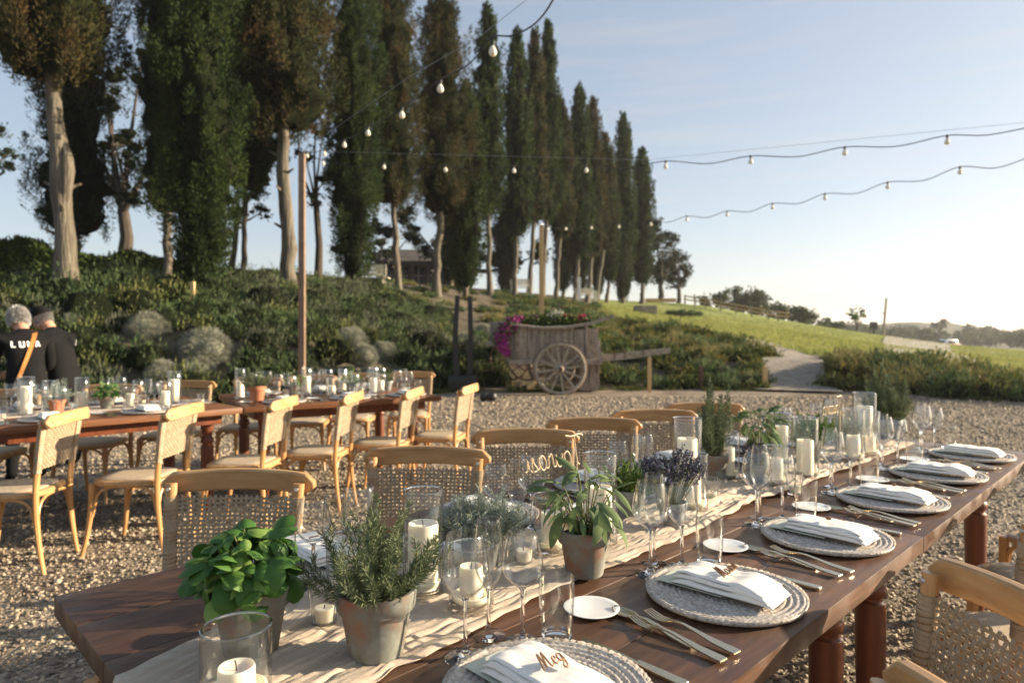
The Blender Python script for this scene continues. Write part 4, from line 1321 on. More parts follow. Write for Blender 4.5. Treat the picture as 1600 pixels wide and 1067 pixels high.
def vase_(H, r, ch, cr, name='hurricane_vase', puddle=True):
    """straight glass cylinder; the candle in it is a thing of its own"""
    root = empty(name, cat='vase', label='v')
    MB().lathe([(r, .012), (r, H), (r - .0006, H + .0012), (r - .0024, H + .0012), (r - .0028, H), (r - .0026, .0125)], 44, close=True).build('wall', M['glass'], root)
    MB().lathe([(r + .0003, H - .0005), (r + .0004, H + .0018), (r - .001, H + .0026), (r - .0026, H + .0018), (r - .0031, H - .0005)], 44, close=True).build('rim', M['glass_rim'], root)
    MB().lathe([(.0001, .001), (r - .003, .0), (r, .003), (r, .0118), (r - .004, .0115), (.0001, .0105)], 44).build('base', M['glass2'], root)
    return root
def candle_(h, r, dish):
    root = empty('pillar_candle', cat='candle', label='c')
    prof = [(.0001, 0), (r, 0), (r * 1.01, h * .5), (r, h - .004), (r * .95, h), (r * .86, h - .0015), (r * .5, h - .006), (.0001, h - .007)]
    MB().lathe(prof, 28).build('wax', M['wax'], root)
    MB().tube([(0, 0, h - .007), (.001, 0, h + .001), (.003, .001, h + .007)], .0011, 5).build('wick', M['wick'], root)
    if dish:
        d = dish
        MB().lathe([(.0001, 0), (d * .75, 0), (d * .97, .008), (d, .016), (d * .92, .018), (d * .7, .011), (r, .009), (.0001, .009)], 30).build('melted_wax', M['wax'], root)
    return Proto(root)
def tea_():
    root = empty('ribbed_tealight_glass', cat='candle glass', label='t')
    MB().lathe([(.0225, .007), (.0262, .04), (.0305, .070), (.0312, .074), (.0298, .0735), (.0285, .069), (.0245, .04), (.0205, .0075)], 60, close=True, rib=(15, .025)).build('wall', M['glass2'], root)
    MB().lathe([(.0001, 0), (.0215, 0), (.0225, .0068), (.0001, .006)], 30).build('base', M['glass2'], root)
    return Proto(root)
tea = tea_()
def tealight_():
    root = empty('tealight_candle', cat='candle', label='t')
    MB().lathe([(.0001, 0), (.0185, 0), (.0195, .022), (.0165, .024), (.0001, .0205)], 24).build('wax', M['wax'], root)
    MB().tube([(0, 0, .02), (.001, 0, .028)], .001, 5).build('wick', M['wick'], root)
    return Proto(root)
tealight = tealight_()
def charger_():
    nr, na = 46, 170
    R_ = .166
    V = []
    for i in range(nr):
        r = R_ * (i / (nr - 1))
        ring = r / .0125
        for k in range(na):
            a = 2 * PI * k / na
            row = int(ring)
            cnt = max(12, int(2 * PI * (row + .5) * .0125 / .0105))
            fr = ring - row
            z = .0062 * math.sin(PI * fr) ** .7 * (.40 + .60 * abs(math.sin(cnt * a / 2 + row * 1.3 + fr * 1.6)))
            lift = .004 + .0075 * (r / R_) ** 3
            rr = r * (1 + (.006 * math.sin(cnt * a) if i == nr - 1 else 0))
            V.append((rr * math.cos(a), rr * math.sin(a), lift + z))
    for k in range(na):
        a = 2 * PI * k / na
        V.append((R_ * .985 * math.cos(a), R_ * .985 * math.sin(a), .006))
    for k in range(na):
        a = 2 * PI * k / na
        V.append((R_ * .5 * math.cos(a), R_ * .5 * math.sin(a), .0005))
    ii = np.arange((nr + 2) * na).reshape(nr + 2, na)
    jj = np.roll(ii, -1, 1)
    fq = np.stack([ii[:-1], jj[:-1], jj[1:], ii[1:]], -1).reshape(-1, 4)[:, ::-1]
    o = link('woven_charger', npmesh('woven_charger', np.array(V), fq[:, ::-1], True), None, M['charger'])
    return Proto(tag(o, 'c', 'charger plate'))
charger = charger_()
def breadplate_():
    o = MB().lathe([(.0001, .0), (.036, .0), (.05, .0035), (.0565, .006), (.057, .0072), (.055, .0078), (.047, .0056), (.0001, .0042)], 48).build('bread_plate', M['china'])
    return Proto(tag(o, 'b', 'side plate'))
breadplate = breadplate_()
def fork_():
    mb = MB()
    prof = [(0, .0098, .0012), (.012, .0105, .0015), (.05, .0085, .003), (.085, .0052, .007), (.115, .0036, .010), (.135, .0042, .009), (.148, .0085, .006), (.158, .0118, .004)]
    mb.strip([(x, 0, z + .001) for x, h, z in prof], (0, 1, 0), [h for x, h, z in prof], .0026)
    for q in range(4):
        y = -.0096 + .0064 * q
        mb.strip([(.155, y, .0048), (.175, y, .0035), (.19, y, .0062), (.205, y * .92, .0105)], (0, 1, 0), [.0023, .0020, .0018, .0010], .0018)
    o = mb.build('fork', M['gold'])
    return Proto(tag(o, 'f', 'fork'))
def spoon_():
    mb = MB()
    prof = [(0, .0098, .0012), (.012, .0105, .0015), (.05, .0085, .003), (.085, .0052, .007), (.115, .0036, .010), (.138, .0036, .008), (.145, .006, .006)]
    mb.strip([(x, 0, z + .001) for x, h, z in prof], (0, 1, 0), [h for x, h, z in prof], .0026)
    v = []; n, k_ = 14, 9
    for i in range(n):
        t = i / (n - 1)
        w_ = .0195 * math.sqrt(max(.02, 1 - (2 * t - 1) ** 2)) * (1 - .12 * t)
        for k in range(k_):
            s_ = k / (k_ - 1) * 2 - 1
            v.append((.140 + .062 * t, s_ * w_, .0015 + .0065 * (abs(s_) ** 2 * .8 + (2 * t - 1) ** 2 * .5)))
    f = []
    for i in range(n - 1):
        for k in range(k_ - 1):
            a = i * k_ + k
            f.append((a, a + 1, a + k_ + 1, a + k_))
    mb.add(v, f)
    o = mb.build('spoon', M['gold'])
    md = o.modifiers.new('s', 'SOLIDIFY'); md.thickness = .0008; md.offset = 1
    return Proto(tag(o, 's', 'spoon'))
def knife_():
    mb = MB()
    prof = [(0, .0080, 0), (.006, .0098, 0), (.05, .0092, 0), (.098, .0065, 0)]
    mb.strip([(x, 0, .0036) for x, h, z in prof], (0, 1, 0), [h for x, h, z in prof], .006)
    prof = [(.096, .0055), (.112, .0082), (.17, .0096), (.205, .0085), (.222, .002)]
    mb.strip([(x, .001, .0028) for x, h in prof], (0, 1, 0), [h for x, h in prof], .0016)
    o = mb.build('knife', M['gold'])
    bv = o.modifiers.new('b', 'BEVEL'); bv.width = .0015; bv.segments = 2; bv.limit_method = 'ANGLE'
    return Proto(tag(o, 'k', 'knife'))
fork, spoon, knife = fork_(), spoon_(), knife_()
def napkin_(seed):
    root = empty('folded_napkin', cat='napkin', label='n')
    rr = random.Random(seed)
    nx, ny = 30, 16
    def layer(z0, th, lx, ly, ox, oy, rot, droop):
        mb = MB()
        v = []
        for side in (1, 0):
            for i in range(nx):
                for j in range(ny):
                    a = i / (nx - 1) * 2 - 1; b = j / (ny - 1) * 2 - 1
                    ex = 1 - abs(a) ** 14; ey = 1 - abs(b) ** 8
                    rnd = math.sqrt(max(0, ex * ey))
                    x = a * lx / 2; y = b * ly / 2
                    wv = .0028 * noise.noise(Vector((x * 16 + seed, y * 30, z0 * 90))) + .0015 * noise.noise(Vector((x * 60 + seed, y * 60, z0 * 50)))
                    z = z0 + (th if side else 0) * (.35 + .65 * rnd) if side else z0 + th * .35 * (1 - rnd)
                    if side: z += wv + .004 * math.exp(-((y + ly * .25) / .02) ** 2) * rr_k
                    z -= droop * max(0, abs(b) - .75) ** 1.5
                    x2 = x * (1 + .012 * noise.noise(Vector((y * 30, seed, z0 * 100)))); y2 = y + .0025 * noise.noise(Vector((x * 24, seed + 3, z0 * 70)))
                    c, s_ = math.cos(rot), math.sin(rot)
                    v.append((x2 * c - y2 * s_ + ox, x2 * s_ + y2 * c + oy, z))
        f = []
        o_ = nx * ny
        for i in range(nx - 1):
            for j in range(ny - 1):
                a = i * ny + j
                f.append((a, a + ny, a + ny + 1, a + 1)); f.append((o_ + a, o_ + a + 1, o_ + a + ny + 1, o_ + a + ny))
        for i in range(nx - 1):
            for j in (0, ny - 1):
                a = i * ny + j; f.append((a, o_ + a, o_ + a + ny, a + ny) if j else (a, a + ny, o_ + a + ny, o_ + a))
        for j in range(ny - 1):
            for i in (0, nx - 1):
                a = i * ny + j; f.append((a, a + 1, o_ + a + 1, o_ + a) if i else (a, o_ + a, o_ + a + 1, a + 1))
        mb.add(v, f)
        return mb
    rr_k = rr.uniform(.2, 1.6)
    # local x = sitter's right, y = away from sitter; folds run along y
    layer(.0, .011, .104, .222, 0, 0, rr.uniform(-.03, .03), .02).build('fold', M['napkin'], root)
    layer(.0108, .011, .100, .216, .002, .003, rr.uniform(-.04, .04), .05).build('fold', M['napkin'], root)
    layer(.0214, .005, .094, .20, .004, .006, rr.uniform(-.05, .05), .03).build('fold', M['napkin'], root)
    return Proto(root)
napkins = [napkin_(1), napkin_(2), napkin_(3), napkin_(5), napkin_(8)]
def card_():
    root = empty('menu_card', cat='menu card', label='m')
    MB().box((0, 0, 0), (.088, .15, .0012)).build('sheet', M['card'], root)
    mb = MB()
    rr = random.Random(4)
    for q in range(3):
        x = -.028
        while x < .028:
            w_ = rr.uniform(.003, .008); mb.box((x + w_ / 2, .028 - q * .007, .00085), (w_, .0028 if q else .0042, .0003)); x += w_ + .002
    mb.build('printing', M['print'], root)
    return Proto(root)
card = card_()

# handwriting: strokes per letter on a unit height
LET = {
 'T': ([[(.0, .98), (.25, 1.05), (.6, 1.0), (.95, 1.06)], [(.48, 1.02), (.46, .5), (.40, .05), (.30, -.06)]], .72),
 'M': ([[(.0, .02), (.12, .5), (.26, 1.0), (.28, .5), (.28, .08), (.42, .6), (.54, 1.0), (.56, .5), (.58, .05), (.70, .02), (.8, .12)]], .80),
 'a': ([[(.36, .42), (.2, .5), (.05, .3), (.06, .08), (.2, .0), (.34, .15), (.38, .45), (.38, .12), (.5, .05)]], .48),
 's': ([[(.0, .08), (.16, .3), (.22, .5), (.26, .25), (.2, .02), (.05, .02), (.25, .0), (.36, .1)]], .36),
 'o': ([[(.2, .48), (.05, .3), (.08, .05), (.24, .0), (.36, .2), (.3, .44), (.2, .48), (.45, .4)]], .44),
 'n': ([[(.02, .46), (.06, .0), (.12, .3), (.24, .48), (.3, .3), (.32, .05), (.44, .05)]], .44),
 'e': ([[(.05, .2), (.28, .28), (.26, .46), (.12, .44), (.06, .2), (.16, .0), (.38, .1)]], .38),
 'g': ([[(.34, .42), (.18, .5), (.05, .28), (.1, .05), (.26, .06), (.36, .42), (.34, -.2), (.2, -.45), (.05, -.3), (.3, -.02), (.46, .1)]], .46),
 'u': ([[(.02, .46), (.05, .1), (.18, .0), (.3, .15), (.32, .46), (.34, .08), (.46, .05)]], .46),
 'r': ([[(.02, .1), (.1, .5), (.2, .42), (.26, .44), (.26, .1), (.38, .05)]], .36),
 'i': ([[(.04, .1), (.12, .46), (.13, .1), (.24, .05)], [(.13, .66), (.14, .70)]], .24),
 'c': ([[(.3, .42), (.14, .48), (.04, .26), (.08, .03), (.22, .0), (.38, .12)]], .37),
 'l': ([[(.02, .08), (.2, .6), (.2, 1.0), (.1, .9), (.1, .1), (.24, .02), (.32, .1)]], .30),
 'x': ([[(.0, .2), (.1, .45), (.2, .1), (.3, .5), (.4, .1), (.5, .4), (.62, .15), (.7, .3), (.9, .2)]], .9)}
def word(name, text, h, r, slant=.25, depth=1.6):
    """script word in the xz plane, x to the right, baseline z=0"""
    mb = MB(); x = 0
    for ch in text:
        st, adv = LET[ch]
        for s_ in st:
            pts = []
            for i in range(len(s_) - 1):
                p0 = s_[max(i - 1, 0)]; p1 = s_[i]; p2 = s_[i + 1]; p3 = s_[min(i + 2, len(s_) - 1)]
                for k in range(4):
                    t = k / 4
                    q = [.5 * (2 * p1[c] + (p2[c] - p0[c]) * t + (2 * p0[c] - 5 * p1[c] + 4 * p2[c] - p3[c]) * t * t + (3 * p1[c] - p0[c] - 3 * p2[c] + p3[c]) * t ** 3) for c in (0, 1)]
                    pts.append(q)
            pts.append(s_[-1])
            mb.tube([((x + p[0] + slant * p[1]) * h, 0, p[1] * h) for p in pts], r, 6, sx=1, up=(0, depth, 0))
        x += adv
    return mb, x * h
def name_tag(text, h):
    mb, wd = word('name', text, h, .0014)
    v = [(p[0] - wd / 2, p[2], p[1] * 1.2 + .0016) for p in mb.v]     # laid flat
    m2 = MB(); m2.v = v; m2.f = mb.f
    return m2.build('wooden_name', M['lasered'])

# ------------------------------------------------------------------ places laid along both sides of the near table
ORD = ['first', 'second', 'third', 'fourth', 'fifth', 'sixth']
NEARW = ['at the very near end', 'one place up from the near end', 'two places up', 'three places up', 'next to last', 'at the far end']
def local(c, rz, x, y, z=0):
    cr, sr = math.cos(rz), math.sin(rz)
    return (c[0] + x * cr - y * sr, c[1] + x * sr + y * cr, c[2] + z)
rp = random.Random(7)
def setting(c, rz, who, name=None, simple=False, tagm=0, gsfx='near table', skip=()):
    """c: plate centre on the table, rz: sitter's right is local x"""
    j = lambda a: rp.uniform(-a, a)
    def P(x, y, z=0): return local(c, rz, x + j(.006), y + j(.006), z)
    charger.put(local(c, rz, 0, 0, .0006), rz + j(1), 'round woven charger of the ' + who, 'woven chargers on the ' + gsfx)
    a = j(.06)
    nk = napkins[rp.randrange(5)]
    card.put(local(c, rz, -.012, .058, .0185), rz + a + .03, 'pale green menu card of the ' + who, 'menu cards on the ' + gsfx)
    nk.put(local(c, rz, -.002, -.012, .0212), rz + a, 'folded white linen napkin of the ' + who, 'folded napkins on the ' + gsfx)
    if name is not None:
        o = name_tag(name, .031)
        o.location = local(c, rz, .0, -.016, .0550); o.rotation_euler = (.28, 0, rz + a + .08)
        tag(o, 'wooden name at the ' + who, 'name tag', 'wooden names on the ' + gsfx)
    if 'cut' not in skip:
        if not simple or rp.random() < .99:
            spoon.put(P(-.249, -.077, .0004), rz + R(90 - 8), 'short golden spoon left of the ' + who, 'spoons on the ' + gsfx)
            fork.put(P(-.266, -.137, .0045), rz + R(90 - 6) , 'outer golden fork left of the ' + who, 'outer forks on the ' + gsfx)
            fork.put(P(-.230, -.146, .0045), rz + R(90 - 7), 'inner golden fork left of the ' + who, 'inner forks on the ' + gsfx)
            knife.put(P(.178, -.132, .001), rz + R(90) + R(j(3)), 'golden knife right of the ' + who, 'knives on the ' + gsfx)
    breadplate.put(P(-.262, .155, .0006), 0, 'white side plate of the ' + who, 'side plates on the ' + gsfx)
    if 'glass' not in skip:
        big_glass.put(P(-.005, .188), j(3), 'large empty wine glass of the ' + who, 'large wine glasses on the ' + gsfx)
        flute.put(P(.072, .218), j(3), 'narrow tall glass of the ' + who, 'narrow glasses on the ' + gsfx)
        mid_glass.put(P(.096, .160), j(3), 'smaller wine glass of the ' + who, 'smaller wine glasses on the ' + gsfx)
        tumbler.put(P(.152, .118), j(3), 'clear water tumbler of the ' + who, 'water tumblers on the ' + gsfx)
    if False: pass
names = ['Meg', 'Mason', 'x', 'x', 'x', 'x']
for i in range(6):
    u = .462 + .56 * i
    who = ORD[i] + ' place up the right side of the near table' if i > 1 else ('nearest place, with the name Meg' if i == 0 else 'place with the name Mason')
    setting(T(u, 1.008, TOP), ANG, who, names[i])
for i in range(6):
    u = .508 + .56 * i
    who = ORD[i] + ' place up the left side of the near table'
    setting(T(u, .195, TOP), ANG + PI, who, 'x')

# candles in glass along the middle: u, v, vase height, radius, candle height, candle radius, label
VS = [(.099, .714, .120, .050, .062, .0265, 'nearest, in front of the basil'),
      (.560, .560, .218, .043, .150, .032, 'behind the nearest rosemary'), (.430, .475, .13, .045, .10, .028, 'left behind the nearest rosemary'),
      (.582, .690, .126, .0455, .086, .0235, 'behind the first large wine glass'),
      (.952, .572, .142, .044, .101, .026, 'left of the sage pot'), (1.093, .620, .235, .044, .150, .029, 'tall, behind the sage pot'),
      (1.73, .495, .257, .050, .19, .033, 'tallest, behind the lavender'), (1.554, .622, .176, .044, .112, .0225, 'right of the lavender'),
      (2.038, .48, .176, .046, .12, .027, 'right of the tall rosemary'), (2.06, .655, .14, .045, .10, .026, 'in the gathered cloth past the middle'),
      (2.28, .672, .225, .048, .142, .030, 'tall one beside the gathered cloth'), (2.46, .50, .21, .045, .16, .028, 'behind the second sage'),
      (2.74, .69, .22, .046, .11, .026, 'right of the thyme'), (2.90, .70, .20, .046, .09, .026, 'before the far grey herb'), (3.24, .574, .25, .054, .187, .036, 'tall one near the far end')]
for (u, v, h, r, ch, cr, lb) in VS:
    vz = vase_(h, r, ch, cr)
    vz.location = T(u, v, TOP + .009); tag(vz, 'clear glass hurricane vase ' + lb, 'vase', 'hurricane vases on the near table')
    cd = candle_(ch - .013, cr, r - .006 if lb[:4] != 'tall' or u > 3 else 0)
    cd.put(T(u, v, TOP + .022), rp.random() * 6, 'cream pillar candle inside the vase ' + lb, 'pillar candles on the near table')
for (u, v, lb) in [(.337, .543, 'left of the nearest rosemary pot'), (.848, .575, 'between the silver herb and the sage'), (1.70, .60, 'beside the lavender'), (2.02, .74, 'on the wood past the middle')]:
    tea.put(T(u, v, TOP + (.008 if v < .72 else .0005)), 0, 'ribbed tealight glass ' + lb, 'ribbed tealight glasses')
    tealight.put(T(u, v, TOP + (.0155 if v < .72 else .008)), 0, 'white tealight in the ribbed glass ' + lb, 'tealights in ribbed glasses')

# ------------------------------------------------------------------ herbs in pots
def pot_(h, r, m, lathe_seg=36):
    mb = MB()
    rim = h * .30
    prof = [(.0001, 0), (r * .66, 0), (r * .69, .003), (r * .88, h - rim), (r * .885, h - rim + .001), (r * .985, h - rim + .002), (r, h - rim + .005), (r * 1.03, h - .003), (r * 1.01, h), (r * .93, h), (r * .90, h - .006), (r * .86, h * .72), (.0001, h * .72)]
    return mb.lathe(prof, lathe_seg)
def soil_(h, r):
    nr, na = 8, 26
    v = [(0, 0, h * .86)]
    for i in range(1, nr):
        for k in range(na):
            a = 2 * PI * k / na; rr = r * .9 * i / (nr - 1)
            v.append((rr * math.cos(a), rr * math.sin(a), h * .86 + .006 * noise.noise(Vector((rr * 90 * math.cos(a), rr * 90 * math.sin(a), 1))) - (.003 if i == nr - 1 else 0)))
    f = [(0, 1 + k, 1 + (k + 1) % na) for k in range(na)]
    for i in range(nr - 2):
        for k in range(na):
            k2 = (k + 1) % na
            f.append((1 + i * na + k, 1 + (i + 1) * na + k, 1 + (i + 1) * na + k2, 1 + i * na + k2))
    return MB().add(v, f)
def herb_root(h, r, pm, cat='potted herb', name='potted_herb'):
    root = empty(name, cat=cat, label='h')
    p = pot_(h, r, pm).build('pot', M[pm], root)
    soil_(h, r).build('soil', M['soil'], p)
    return root
def needle_plant(seed, h, r, pm, H, spread, nst, m, nl=.024, nw=.0030, step=.0065, dens=6, stemm='stem', droop=.1, name='potted_herb', baserad=.5, wild=.4):
    """upright stems with whorls of needles"""
    rng = np.random.default_rng(seed)
    root = herb_root(h, r, pm, name=name)
    mb = MB(); P, D, LL = [], [], []
    for s_ in range(nst):
        a = rng.uniform(0, 2 * PI); q = math.sqrt(rng.random())
        hh = H * (1 - .45 * q * q) * (rng.uniform(.5, 1.0) if rng.random() < .85 else rng.uniform(1.0, 1.22))
        b = Vector((math.cos(a), math.sin(a), 0))
        p0 = b * r * baserad * q + Vector((0, 0, h * .84))
        p2 = b * (r * baserad * q + spread * q) + Vector((rng.normal() * .012, rng.normal() * .012, h * .84 + hh))
        p2 = p2 + Vector((rng.normal(), rng.normal(), 0)) * .018 * wild
        p1 = p0.lerp(p2, .5) + b * spread * q * .3 + Vector((rng.normal(), rng.normal(), 0)) * (.009 + .014 * wild)
        pts = bez(p0, p1, p2, 12)
        mb.tube(pts, [.0013 * (1 - .6 * i / 12) for i in range(13)], 4, cap=False)
        ln = sum((pts[i + 1] - pts[i]).length for i in range(12))
        cnt = int(ln / step)
        for i in range(cnt):
            t = .12 + .88 * i / cnt
            k = min(11, int(t * 12)); f = t * 12 - k
            c = pts[k].lerp(pts[k + 1], f); tg = (pts[k + 1] - pts[k]).normalized()
            for z in range(dens):
                d = rng.normal(size=3); d -= np.array(tg) * d.dot(np.array(tg)); d /= np.linalg.norm(d) + 1e-6
                P.append(np.array(c)); D.append(d * (.75 if t < .93 else .35) + np.array(tg) * .75 + np.array([0, 0, -droop * rng.random()])); LL.append(nl * (1.1 - .35 * t) * rng.uniform(.6, 1.15))
    st = mb.build('stems', M[stemm], root)
    P = np.array(P); D = np.array(D)
    V, Fq = leaves_np(P, D, np.array(LL), nw, rng)
    tag(link('foliage', npmesh('foliage', V, Fq), root, M[m]), kind='stuff')
    return root
def leaf_mesh(name, L_, W_, cup, curl, pt=.8, n=8, k_=5, m='basil'):
    v, f = [], []
    for i in range(n):
        t = i / (n - 1)
        w_ = W_ * .5 * (math.sin(PI * min(1, t * .97 + .03)) ** pt) * (1.15 - .4 * t)
        a = curl * t
        x = L_ * (math.sin(a) / curl if curl else t); z = -L_ * (1 - math.cos(a)) / curl if curl else 0
        for k in range(k_):
            s_ = k / (k_ - 1) * 2 - 1
            v.append((x, s_ * w_, z - cup * w_ * (abs(s_) ** 2) + .05 * w_ * math.cos(t * 26) * (1 - abs(s_)) * abs(s_) * 3))
    for i in range(n - 1):
        for k in range(k_ - 1):
            a = i * k_ + k
            f.append((a, a + k_, a + k_ + 1, a + 1))
    me = pydata(name, v, f)
    me.materials.append(M[m])
    return me
def broad_plant(seed, h, r, pm, centre, rad, nleaf, meshes, sz, name='potted_herb', stemm='stem', down=.5, upness=.5):
    """big leaves on stems; each leaf an object"""
    rng = np.random.default_rng(seed)
    root = herb_root(h, r, pm, name=name)
    mb = MB()
    c0 = Vector(centre)
    tips = []
    for i in range(nleaf):
        d = rng.normal(size=3); d /= np.linalg.norm(d); d[2] = d[2] * .9 + .12
        q = .45 + .55 * rng.random() ** .5
        p = c0 + Vector((d[0] * rad[0] * q, d[1] * rad[0] * q, d[2] * rad[1] * q))
        p.z = max(p.z, h + .005 - (.03 if math.hypot(p.x, p.y) > r * 1.1 else 0))
        out = Vector((d[0], d[1], 0)); out = out.normalized() if out.length > .05 else Vector((1, 0, 0))
        dirv = (out * 1.0 + Vector((0, 0, upness * d[2] - down * .3 + rng.normal() * .3))) + Vector(rng.normal(size=3)) * .3
        dirv.normalize()
        me = meshes[rng.integers(len(meshes))] if rng.random() < .93 or len(meshes) < 3 else meshes[-1]
        o = link('leaf', me, root)
        s_ = sz * rng.uniform(.5, 1.28)
        side = Vector((-dirv.y, dirv.x, 0)).normalized()
        up = dirv.cross(side) * -1
        if up.z < 0: up = -up; side = -side
        mt = Matrix((dirv, side, up)).transposed()
        o.matrix_basis = Matrix.Translation(p - dirv * .01) @ (mt.to_4x4() @ Matrix.Rotation(rng.normal() * .35, 4, 'X')) @ Matrix.Scale(s_, 4)
        if i % 2 == 0:
            b = Vector((d[0] * r * .3, d[1] * r * .3, h * .8))
            mb.tube(bez(b, (b + p) / 2 + Vector((0, 0, .02)) - out * .01, p - dirv * .01, 6), [.0022, .002, .0018, .0016, .0014, .0012, .001], 5)
    mb.build('stems', M[stemm], root)
    return root
def place(root, u, v, label, rz=0., z=.009, group='potted herbs on the near table'):
    root.location = T(u, v, TOP + z); root.rotation_euler = (0, 0, rz)
    tag(root, label, 'potted herb', group)
    return root
bl = [leaf_mesh('basil_leaf', .055, .044, .5, 1.3, .55), leaf_mesh('basil_leaf', .05, .040, .6, .9, .55), leaf_mesh('basil_leaf', .055, .040, .4, 1.7, .55), leaf_mesh('basil_leaf', .045, .03, .4, .9, .6, m='basil_pale')]
place(broad_plant(3, .115, .066, 'pot', (-.012, .005, .142), (.085, .078), 230, bl, .95, stemm='stem'), .19, .555, 'bushy green basil in a limed pot at the near end')
place(needle_plant(5, .113, .068, 'pot', .165, .082, 50, 'rosemary', nl=.020, nw=.0022, dens=7, step=.0058, wild=1.), .342, .715, 'rosemary in a weathered limed terracotta pot nearest the camera')
place(needle_plant(6, .085, .06, 'zinc', .10, .06, 190, 'helichrysum', nl=.021, nw=.0017, dens=4, step=.006, stemm='stem', droop=.5, baserad=.85), .768, .515, 'dense silver curry herb behind the first wine glasses')
sl = [leaf_mesh('sage_leaf', .075, .024, .25, 1.0, .75, m='sage'), leaf_mesh('sage_leaf', .06, .021, .3, .6, .75, m='sage'), leaf_mesh('sage_leaf', .085, .026, .2, 1.4, .75, m='sage')]
place(broad_plant(8, .105, .062, 'pot', (-.005, 0, .165), (.092, .085), 78, sl, .95, down=.9, upness=1.1), .896, .727, 'sage with long soft leaves in a limed terracotta pot', rz=.8)
place(needle_plant(9, .09, .05, 'zinc', .10, .06, 60, 'thyme', nl=.011, nw=.006, dens=4, step=.006, droop=.2), 1.335, .535, 'green thyme left of the lavender')
def lavender(seed, u, v, label, H=.13, spread=.06, nst=85):
    rng = np.random.default_rng(seed)
    root = herb_root(.075, .042, 'zinc')
    mb = MB(); P, D = [], []
    for i in range(nst):
        a = rng.uniform(0, 2 * PI); q = math.sqrt(rng.random())
        b = Vector((math.cos(a), math.sin(a), 0))
        p0 = b * .02 * q + Vector((0, 0, .06)); p2 = b * (.02 + spread * q) + Vector((0, 0, .07 + H * rng.uniform(.7, 1.05) * (1 - .3 * q)))
        pts = bez(p0, p0.lerp(p2, .5) + b * -.004, p2, 6)
        mb.tube(pts, .0009, 4, cap=False)
        ax = (p2 - p0).normalized()
        for k in range(34):
            c = p2 - ax * rng.uniform(0, .042)
            d = rng.normal(size=3) + np.array(ax) * .8
            P.append(np.array(c) + rng.normal(size=3) * .0016); D.append(d)
    mb.build('stems', M['stem'], root)
    P = np.array(P); D = np.array(D)
    V, Fq = leaves_np(P, D, .0075, .0042, rng)
    tag(link('flower_spikes', npmesh('flower_spikes', V, Fq), root, M['lavender']), kind='stuff')
    place(root, u, v, label)
lavender(4, 1.352, .672, 'dark violet lavender bunch in a small zinc pot', H=.165, spread=.075, nst=110)
lavender(5, 2.03, .59, 'small lavender pot past the middle of the table', H=.08, spread=.04, nst=40)
lavender(6, 2.60, .42, 'lavender pot behind the far thyme', H=.14, spread=.05, nst=50)
place(needle_plant(12, .10, .055, 'pot', .27, .055, 30, 'rosemary', nl=.026, nw=.0030, dens=6), 1.977, .457, 'tall upright rosemary in the middle of the near table')
place(broad_plant(13, .10, .055, 'pot', (0, 0, .18), (.10, .075), 62, sl, .95, down=.9, upness=1.0), 2.28, .487, 'second sage, with curling leaves, past the tall rosemary')
place(needle_plant(14, .09, .055, 'zinc', .13, .085, 90, 'thyme', nl=.011, nw=.006, dens=4, step=.006, droop=.3), 2.62, .55, 'rounded thyme before the second word sign')
place(needle_plant(15, .085, .05, 'zinc', .11, .07, 70, 'helichrysum', nl=.018, nw=.0018, dens=4, step=.006, droop=.4, baserad=.8), 2.97, .57, 'grey curry herb near the far end')
place(needle_plant(16, .10, .06, 'zinc', .27, .10, 60, 'rosemary', nl=.026, nw=.0032, dens=6, step=.0075), 3.50, .61, 'large rosemary bush standing at the far end of the table')

# the two word signs on thin wooden sticks, read from the other side of the table
def sign(text, u1, v, ztop, h, label):
    root = empty('word_sign', T(u1, v, TOP + .01), ANG + PI, label, 'table sign', 'wooden word signs')
    mb, wd = word('w', text, h, .0022, slant=.12, depth=1)
    mb.v = [(p[0], p[1], p[2] + ztop - h) for p in mb.v]
    mb.build('lettering', M['signwood'], root)
    MB().tube([(h * .42, 0, -.008), (h * .42, 0, ztop - h * .9)], .0019, 6).build('stick', M['signwood'], root)
    return root
sign('Taurasi', 1.185, .49, .262, .078, 'wooden script sign rising behind the first sage')
sign('Toscana', 2.87, .60, .262, .068, 'wooden script sign above the far thyme')

# ------------------------------------------------------------------ things on the far table
def F1(s_, t, z=TOP): 
    return FA + FAU * s_ + FAV * t + Vector((0, 0, z))
def F2(s_, t, z=TOP): 
    return FB + FBU * s_ + FBV * t + Vector((0, 0, z))
k_ = 0
for (Fn, a0, ss, nm) in [(F1, R(45), [.30, .87, 1.44, 1.86], 'far left table'), (F2, fb_a, [.33, .86, 1.36], 'far right table')]:
    for i, s_ in enumerate(ss):
        if i == 3: continue
        setting(Fn(s_, .19), a0 + PI * 0 + PI * 0, ORD[i] + ' place from the left, front of the ' + nm, None, gsfx='far table', skip=('cut',) if i % 2 else ()) if False else None
        setting(Fn(s_, .19), a0, ORD[i] + ' place along the front of the ' + nm, None, gsfx='front of the far table')
        setting(Fn(s_, 1.0), a0 + PI, ORD[i] + ' place along the back of the ' + nm, None, gsfx='back of the far table', skip=('cut',))
